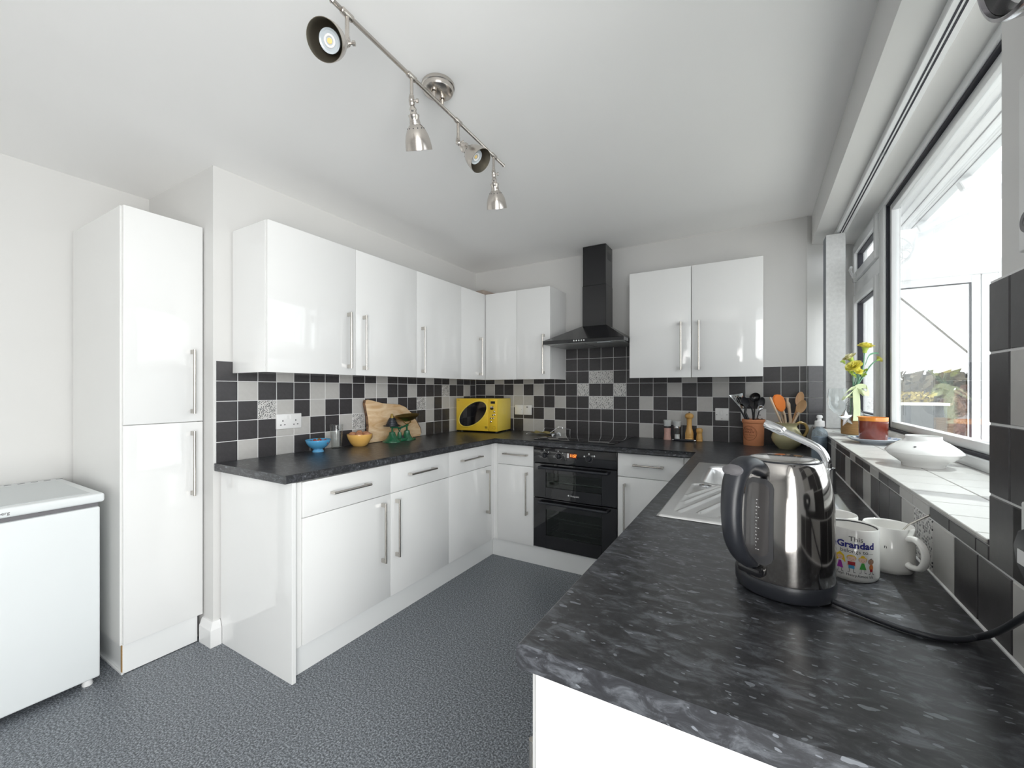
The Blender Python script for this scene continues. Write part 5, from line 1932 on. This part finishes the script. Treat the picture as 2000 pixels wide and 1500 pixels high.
def flower(label, head, r, m, via, foot, up, seed, sepals=True):
    t = thing('carnation', label, 'flower', foot)
    hd__ = Vector(head)
    up = Vector(up).normalized()
    G().tube(curve([foot] + via + [hd__ - up * r * .5], 5), .0028, 8).obj('stem', 'stem', t, ang=60)
    T = axis_T(hd__ - up * r * .75, up)
    G().lathe([(0, -.004), (r * .22, .0), (r * .26, r * .35), (r * .42, r * .75)], n=14, T=T).obj('calyx', 'sepal', t)
    bloom(t, hd__, up, r, m, seed=seed)
    return t


neck = V0 + UP * .20
ft = V0 + UP * .03
f1 = flower('tall yellow carnation standing highest in the bottle vase', pix(1690.5, 678, DV), .036, 'petal', [neck, pix(1683, 730, DV)], ft + Vector((.01, 0, 0)), (.1, -.25, 1), 3)
f2 = flower('yellow carnation leaning left in front in the bottle vase', pix(1668, 716, DV - .02), .036, 'petal', [neck + Vector((-.004, 0, 0)), pix(1674, 745, DV - .01)], ft + Vector((-.01, .01, 0)), (-.45, -.65, .7), 5)
f3 = flower('cream carnation at the back left of the bottle vase', pix(1660, 699, DV + .015), .032, 'petal2', [neck + Vector((-.006, .004, 0)), pix(1671, 740, DV)], ft + Vector((-.012, -.01, 0)), (-.5, -.2, .8), 8)
f4 = flower('small yellow flower low in the centre of the bottle vase', pix(1677, 726, DV - .03), .018, 'petal', [neck + Vector((.002, -.004, 0)), pix(1677, 745, DV - .02)], ft + Vector((.0, -.012, 0)), (0, -.8, .6), 9)
f5 = flower('half-open yellow bud leaning right out of the bottle vase', pix(1716.5, 702, DV + .02), .017, 'petal', [neck + Vector((.006, 0, 0)), pix(1690, 730, DV), pix(1702, 712, DV + .01)], ft + Vector((.012, .01, 0)), (.7, .2, .45), 12)
g = G()
strip(g, curve([pix(1690, 712, DV), pix(1697, 695, DV), pix(1706, 690, DV + .01), pix(1716, 690, DV + .02)], 5), .008, UP)
g.obj('leaf', 'stem', f5, ang=60)
t = thing('foliage_sprig', 'sprig of lime green leaves low in the bottle vase', 'foliage', ft)
G().tube(curve([ft, neck, pix(1666, 735, DV - .01)], 5), .0025, 8).obj('stem', 'stem', t, ang=60)
for u, v, d in ((1662, 728, -.02), (1657, 722, -.01), (1667, 734, -.03), (1690, 725, .0), (1646, 708, 0.01), (1687, 733, -.01)):
    bloom(t, pix(u, v, DV + d), (random.uniform(-.5, .5), -.6, .6), .014, 'sepal', 12, 'leaf', seed=u)

# candle and plate
PXc, PYc = .405, 2.215
t = thing('plate', 'shallow pale blue patterned plate under the candle on the sill', 'plate', (PXc, PYc, ZS))
G().lathe([(0, .003), (.038, .003), (.042, 0), (.044, .004), (.070, .012), (.092, .0215), (.0915, .0225), (.088, .0220), (.066, .0145), (.040, .008), (0, .0075)], (PXc, PYc, ZS), 56).obj('dish', 'plate', t, ang=60)
g = G()
for k in range(18):
    q = k * 2 * PI / 18
    g.face([(PXc + rr * math.cos(q + dq), PYc + rr * math.sin(q + dq), ZS + zz) for rr, dq, zz in ((.070, 0, .0166), (.078, -.10, .0194), (.086, 0, .0222), (.078, .10, .0194))])
g.obj('rim_pattern', 'platemark', t, ang=0)
cxx, cyy = .412, 2.252
t = thing('candle', 'red-brown glass candle with its glow painted as an orange band on the blue plate', 'candle', (cxx, cyy, ZS + .0078))
C0 = Vector((cxx, cyy, ZS + .0078))
G().lathe([(0, 0), (.0440, 0), (.0465, .003), (.0478, .082)], C0, 48).obj('glass', 'redglass', t, ang=60)
G().lathe([(.0478, .082), (.0482, .0965), (.0478, .0975), (.0455, .0965), (.0445, .084), (0, .083)], C0, 48).obj('orange_band', 'litband', t, ang=60)
G().tube([C0 + UP * .083, C0 + UP * .092], .0012, 6).obj('wick', 'black', t)

# lens-shaped white pot
bx_, by_ = .4081, 1.6288
t = thing('bowl', 'glossy white lens-shaped bowl with a short neck on the tiled sill', 'bowl', (bx_, by_, ZS))
G().lathe([(0, .003), (.042, .003), (.0455, 0), (.0465, .002), (.0470, .008), (.060, .018), (.0765, .031), (.0835, .0405), (.0825, .044), (.072, .054), (.055, .067), (.0425, .0745), (.0395, .0775), (.0392, .0855), (.0380, .0865), (.0365, .0855), (.0365, .077), (.050, .067), (.075, .046), (.078, .0405), (.055, .020), (0, .008)], (bx_, by_, ZS), 72).obj('shell', 'bowlwhite', t, ang=50)
q = math.atan2(-by_, -bx_) - .25
G().lathe([(0, .0008), (.0030, .0006), (.0034, -.001)], n=12, T=axis_T((bx_ + .0655 * math.cos(q), by_ + .0655 * math.sin(q), ZS + .0595), (math.cos(q) * .55, math.sin(q) * .55, .83))).obj('maker_mark', 'greyplastic', t)

# ------------------------------------------------------------ ceiling spotlight bar
B0, B1, ZBAR = Vector((-.961, .705, 2.255)), Vector((-.997, 1.620, 2.255)), 2.255
BD = (B1 - B0).normalized()
tl = thing('spotlight_bar', 'brushed nickel ceiling light bar with four swivelling spotlight heads', 'ceiling light', (-.980, 1.150, ZC))
G().tube([B0 - BD * .006, B0, B0 + BD * .002, B1 - BD * .002, B1, B1 + BD * .006], [.0045, .0085, .0062, .0062, .0085, .0045], 14).obj('bar', 'nickel', tl, ang=50)
G().lathe([(0, -.0005), (.056, -.0005), (.0575, -.003), (.0575, -.012), (.0545, -.014), (.0545, -.022), (.0515, -.028), (.044, -.032), (0, -.033)], (-.980, 1.150, ZC), 48).obj('canopy', 'nickel', tl, ang=35)
for yy in (1.125, 1.172):
    q = B0 + BD * ((yy - B0.y) / BD.y)
    G().lathe([(.006, 0), (.0062, .033), (.009, .033), (.010, .026), (.010, .034), (.006, .036)], (q.x, q.y, ZC - .066), 18).obj('stem', 'nickel', tl, ang=40)


def spot_head(parent, piv, d, m_out='nickel', sc=1.09, roll=None):
    T = axis_T(piv, d, roll) @ Matrix.Scale(sc, 4)
    pr_ = [(0, -.006), (.008, -.004), (.0085, .010), (.0060, .013), (.0090, .018), (.0110, .023), (.0090, .028), (.0120, .034), (.0165, .0355), (.0165, .040), (.0145, .044), (.0150, .050), (.0165, .056), (.0165, .060), (.0200, .0635), (.0285, .075), (.0345, .088), (.0385, .103), (.0405, .118), (.0410, .129)]
    hd1 = G().lathe(pr_, n=40, T=T).obj('lamp_head', m_out, parent, ang=40)
    G().lathe([(.0410, .129), (.0400, .129), (.0395, .118), (.0375, .103), (.0335, .089), (.0275, .077), (.0180, .066), (0, .064)], n=40, T=T).obj('reflector', 'lampin', hd1, ang=50)
    b = G().lathe([(.0150, .066), (.0175, .080), (.0235, .098), (.0245, .101), (.0240, .1035), (.0205, .1030), (.0195, .1020), (0, .1020)], n=32, T=T).obj('bulb', 'bulb', hd1, ang=40)
    G().lathe([(0, .1032), (.0050, .1030), (.0060, .1020)], n=16, T=T).obj('led_chip', 'chipled', hd1)
    G().lathe([(.0085, .1030), (.0100, .1042), (.0120, .1042), (.0135, .1030)], n=28, T=T).obj('lens_ring', 'whiteplastic', hd1)
    g = G()
    for k in range(12):
        a_ = 2 * PI * k / 12
        for r1, zz, s_ in ((.0253, .0712, 1), (.0240, .0712, -1)):
            g.ball((r1 * math.cos(a_), r1 * math.sin(a_), zz), .0019, seg=6, T=T)
    g.obj('vent_hole', 'mark' if False else 'gasket', hd1)
    return hd1


heads = [
    (.754, (-.0117 * RT - .115 * FW - .087 * UP)),
    (1.010, (.07 * RT + .50 * FW - .866 * UP)),
    (1.269, (.0944 * RT - .050 * FW - .1016 * UP)),
    (1.533, (.09 * RT + .42 * FW - .9 * UP))]
for yy, d in heads:
    q = B0 + BD * ((yy - B0.y) / BD.y)
    G().tube([q - BD * .020, q - BD * .016, q + BD * .016, q + BD * .020], [.0068, .0092, .0092, .0068], 14).obj('collar', 'nickel', tl, ang=50)
    pv = q - UP * .078
    arm = G().tube([q, q - UP * .058, q - UP * .060, q - UP * .066], [.0056, .0056, .0075, .0075], 12).box(pv.x - .007, pv.x + .007, pv.y - .007, pv.y + .007, pv.z - .008, pv.z + .014, .003, 2).obj('arm', 'nickel', tl, ang=40)
    G().tube([pv, pv + RT * .014, pv + RT * .015, pv + RT * .022], [.0035, .0035, .0065, .0065], 10).obj('thumb_screw', 'nickel', arm)
    spot_head(tl, pv, d)

# round wall clock on the near right wall, cut by the top corner of the picture
ck = thing('wall_clock', 'round chrome-rimmed wall clock on the near right wall, cut by the top right corner', 'clock', (XR, .6128, 1.756))
T = axis_T((XR + .0055, .6128, 1.7559), (-1, 0, 0))
G().lathe([(0, .0), (.112, .0), (.118, .004), (.121, .020), (.1215, .034), (.1265, .036), (.1295, .044), (.1296, .058), (.1285, .0625), (.1255, .0640), (.1245, .0635), (.1235, .060), (.1205, .0530), (.1175, .046)], n=96, T=T).obj('rim', 'darkchrome', ck, ang=30)
G().lathe([(.1170, .0456), (.1200, .0530), (.1228, .0596)], n=96, T=T).obj('inner_bezel', 'hood', ck, ang=50)
G().lathe([(0, .0452), (.1172, .0452)], n=72, T=T).obj('dial', 'whiteplastic', ck, ang=0)
for q, ln, w in ((.35, .055, .004), (1.9, .080, .003)):
    G().prism([(-w, -.012), (w, -.012), (w * .6, ln), (-w * .6, ln)], 'z', .0480, .0488, 0, T @ Matrix.Rotation(q, 4, 'Z')).obj('hand', 'ink', ck, ang=0)

# ------------------------------------------------------------ outside: conservatory, garden
g = G().box(.60, 9, -4, 14, -.25, -.12)
struct(g.obj('floor_outside', 'paving', ang=0))
cs = thing('conservatory', 'white framed conservatory with a sloping glazed roof outside the kitchen window', 'conservatory', (2.0, 2.0, -.12))
EY_, EZ_, SL = 3.80, 2.07, .404
XR0 = .60


def roofz(x, y):
    return min(EZ_ + SL * (EY_ - y), EZ_ + SL * (x - .56))


# far wall: dwarf wall, frames, panes, eaves beam
G().box(.60, 4.6, EY_, EY_ + .12, -.12, .86).obj('dwarf_wall', 'brick', cs, ang=0)
G().box(.60, 4.6, EY_ - .10, EY_ + .12, .86, .888, .004, 1).obj('sill_board', 'upvc', cs, ang=30)
G().box(.60, 4.6, EY_ - .02, EY_ + .09, 1.972, 2.060, .004, 1).obj('eaves_beam', 'upvc', cs, ang=30)
g = G()
for x0_, x1_ in ((.60, .818), (1.179, 1.222), (1.226, 1.30), (1.72, 1.80), (2.20, 2.28), (2.7, 2.78), (3.4, 3.48), (4.5, 4.6)):
    g.box(x0_, x1_, EY_, EY_ + .06, .888, 1.972, .003, 1)
for x0_, x1_ in ((.818, 1.179), (1.30, 1.72), (1.80, 2.20), (2.28, 2.7), (2.78, 3.4), (3.48, 4.5)):
    g.box(x0_, x1_, EY_, EY_ + .06, .888, .896)
    g.box(x0_, x1_, EY_, EY_ + .06, 1.925, 1.972)
g.obj('window_frame', 'upvc', cs, ang=30)
for x0_, x1_ in ((.818, 1.179), (1.30, 1.72), (1.80, 2.20), (2.28, 2.7), (2.78, 3.4), (3.48, 4.5)):
    G().box(x0_, x1_, EY_ + .028, EY_ + .032, .896, 1.925).obj('pane', 'glass', cs, ang=0)
    g = G()
    frame_rect(g, EY_ - .001, EY_ + .02, x0_, x1_, .896, 1.925, .005, 0)
    for v in g.bm.verts:
        v.co = Vector((v.co.y, v.co.x, v.co.z))
    bmesh.ops.recalc_face_normals(g.bm, faces=g.bm.faces)
    g.obj('gasket', 'gasket', cs, ang=0)
# side wall towards the garden
G().box(4.5, 4.62, -1.0, EY_, -.12, .86).obj('dwarf_wall', 'brick', cs, ang=0)
G().box(4.5, 4.62, -1.0, EY_, 1.972, 2.06).obj('eaves_beam', 'upvc', cs, ang=0)
# house-side gutter soffit and fascia
g = G().prism([(.602, 2.235), (.655, 2.235), (.655, 2.222), (.70, 2.222), (.70, 2.212), (.842, 2.212), (.842, 2.29), (.602, 2.33)], 'y', -1.0, 3.42)
g.obj('gutter_soffit', 'upvc', cs, ang=0)
g = G()
for x in (.655, .735, .80):
    g.box(x, x + .004, -1.0, 3.41, 2.2095 if x > .7 else 2.2185, 2.224)
g.obj('soffit_groove', 'greyplastic', cs, ang=0)
# roof bars
g = G()


def bar(a_, b_, w=.030, h=.045):
    a_, b_ = Vector(a_), Vector(b_)
    d = (b_ - a_)
    T = axis_T(a_, d, UP)
    g.box(-w, w, -h / 2, h / 2, 0, d.length, .004, 1, T)


RY, RX = 1.6, 2.76
zr = EZ_ + SL * (EY_ - RY)
for x in (1.10, 1.62, 2.14, 2.66, 3.18, 3.70, 4.22):
    ys = EY_ - max(0, 0)
    top = EY_ - (x - .56) if x < RX else RY
    bar((x, EY_, EZ_), (x, top, EZ_ + SL * (EY_ - top)), .022)
for y in (3.3, 2.7, 2.1, 1.6, 1.1, .5, -.1):
    topx = .56 + (EY_ - y) if y > RY else RX
    if topx > .9:
        bar((.80, y, EZ_ + SL * .24), (topx, y, EZ_ + SL * (topx - .56)), .022)
bar((.60, EY_ - .04, EZ_ + .016), (RX, RY, zr), .030, .06)
bar((RX, RY, zr), (4.6, RY, zr), .04, .08)
g.obj('roof_bar', 'upvc', cs, ang=30)
g = G()
g.face([(.56, EY_, EZ_), (4.6, EY_, EZ_), (4.6, RY, zr), (RX, RY, zr)])
g.face([(.84, EY_ - .28, EZ_ + SL * .28), (RX, RY, zr), (RX, -1.0, zr), (.84, -1.0, EZ_ + SL * .28)])
bmesh.ops.solidify(g.bm, geom=g.bm.faces[:], thickness=.012)
g.obj('roof_pane', 'roofglass', cs, ang=0)
# scroll bracket at the gutter end
g = G()
bk = pixy(1772, 487, 3.46)


def brk(u, v):
    return pixy(u, v, 3.46)


g.tube(curve([brk(1752, 522), brk(1760, 515), brk(1775, 503), brk(1785, 487), brk(1788, 465), brk(1792, 452)], 5), .009, 8)
g.tube(curve([brk(1752, 462), brk(1768, 468), brk(1780, 478), brk(1784, 490)], 5), .006, 8)
g.tube([brk(1768 + 11 * math.cos(q * .5), 497 + 8 * math.sin(q * .5)) for q in range(13)], .0045, 8, closed=True)
g.tube([brk(1757 + 7 * math.cos(q * .5), 500 + 9 * math.sin(q * .5)) for q in range(13)], .004, 8, closed=True)
g.tube([brk(1752, 485), brk(1768, 486), brk(1783, 484)], .005, 8)
g.obj('scroll_bracket', 'upvc', cs, ang=60)
# wire strung outside
o = G().tube([pixy(1735, 563, 4.6), pixy(1752, 577, 4.6), pixy(1800, 615, 4.6), pixy(1850, 656, 4.6), pixy(1897, 694, 4.6), pixy(1960, 745, 4.6), pixy(2030, 805, 4.6), pixy(2060, 1010, 4.6)], .008, 6).obj('cable', 'twig', at=pixy(1800, 615, 4.6), ang=60)
tag(o, 'dark cable slanting across the sky outside the conservatory', 'cable')


def leaves(name, m, at_, label, cat, n, ext, size, shape=None, seed=1):
    rnd = random.Random(seed)
    t = thing(name, label, cat, at_)
    g = G()
    for _ in range(n):
        while True:
            p = Vector((rnd.uniform(-1, 1), rnd.uniform(-1, 1), rnd.uniform(0, 1)))
            if shape is None or shape(p):
                break
        c = Vector(at_) + Vector((p.x * ext[0], p.y * ext[1], p.z * ext[2]))
        d = Vector((rnd.gauss(0, 1), rnd.gauss(0, 1), rnd.gauss(0, 1))).normalized()
        e = d.orthogonal().normalized()
        f = d.cross(e)
        s_ = size * rnd.uniform(.6, 1.3)
        g.face([c - e * s_, c + f * s_ * .5, c + e * s_, c - f * s_ * .5])
    g.obj('foliage', m, t, ang=0)['kind'] = 'stuff'
    g = G()
    for k in range(7):
        b = Vector(at_) + Vector((rnd.uniform(-.7, .7) * ext[0], rnd.uniform(-.5, .5) * ext[1], 0))
        g.tube([b, b + Vector((rnd.uniform(-.2, .2) * ext[0], 0, ext[2] * .8))], [.03, .008], 6)
    g.obj('stem', 'twig', t)
    return t


leaves('hedge', 'hedge', (6.2, 13.0, -.12), 'long olive and brown garden hedge beyond the conservatory', 'hedge', 9000, (5.5, .9, 1.72), .15, seed=2)
leaves('hedge', 'hedge2', (5.0, 11.3, -.12), 'rust brown hedge in front of the olive hedge', 'hedge', 5000, (1.9, .5, 1.45), .11, lambda p: p.z < .85 + .15 * math.sin(p.x * 7), seed=3)
leaves('garden_shrub', 'hedge2', (2.02, 6.3, -.12), 'rust and yellow shrub close to the conservatory window', 'shrub', 2400, (.20, .26, 1.20), .035, lambda p: p.x ** 2 + p.y ** 2 < 1.1 - .5 * p.z, seed=4)
leaves('flowering_shrub', 'goldleaf', (1.85, 7.95, -.12), 'yellow flowering shrub just showing over the dark garden wall', 'shrub', 1500, (.24, .14, 1.32), .030, seed=5)
gw = thing('garden_wall', 'low dark garden wall with a pale coping outside', 'wall', (2.0, 7.4, -.12))
G().box(.8, 2.08, 7.4, 7.6, -.12, 1.03).obj('wall_body', 'gwall', gw, ang=0)
G().box(.78, 2.10, 7.37, 7.63, 1.03, 1.065, .004, 1).obj('coping', 'coping', gw, ang=30)
tr_ = thing('garden_tree', 'bare twiggy tree standing behind the garden hedge', 'tree', (6.6, 15.9, -.12))
rnd = random.Random(11)
g = G()


def branch(p, d, ln, r, lv):
    q = p + d * ln
    g.tube([p, q], [r, r * .7], 5)
    if lv == 0:
        return
    for _ in range(3 if lv > 1 else 4):
        nd = (d + Vector((rnd.uniform(-.7, .7), rnd.uniform(-.7, .7), rnd.uniform(-.2, .5)))).normalized()
        branch(q, nd, ln * rnd.uniform(.6, .8), r * .6, lv - 1)


branch(Vector((6.6, 15.9, -.12)), Vector((0, 0, 1)), 1.1, .09, 5)
g.obj('branches', 'twig', tr_)
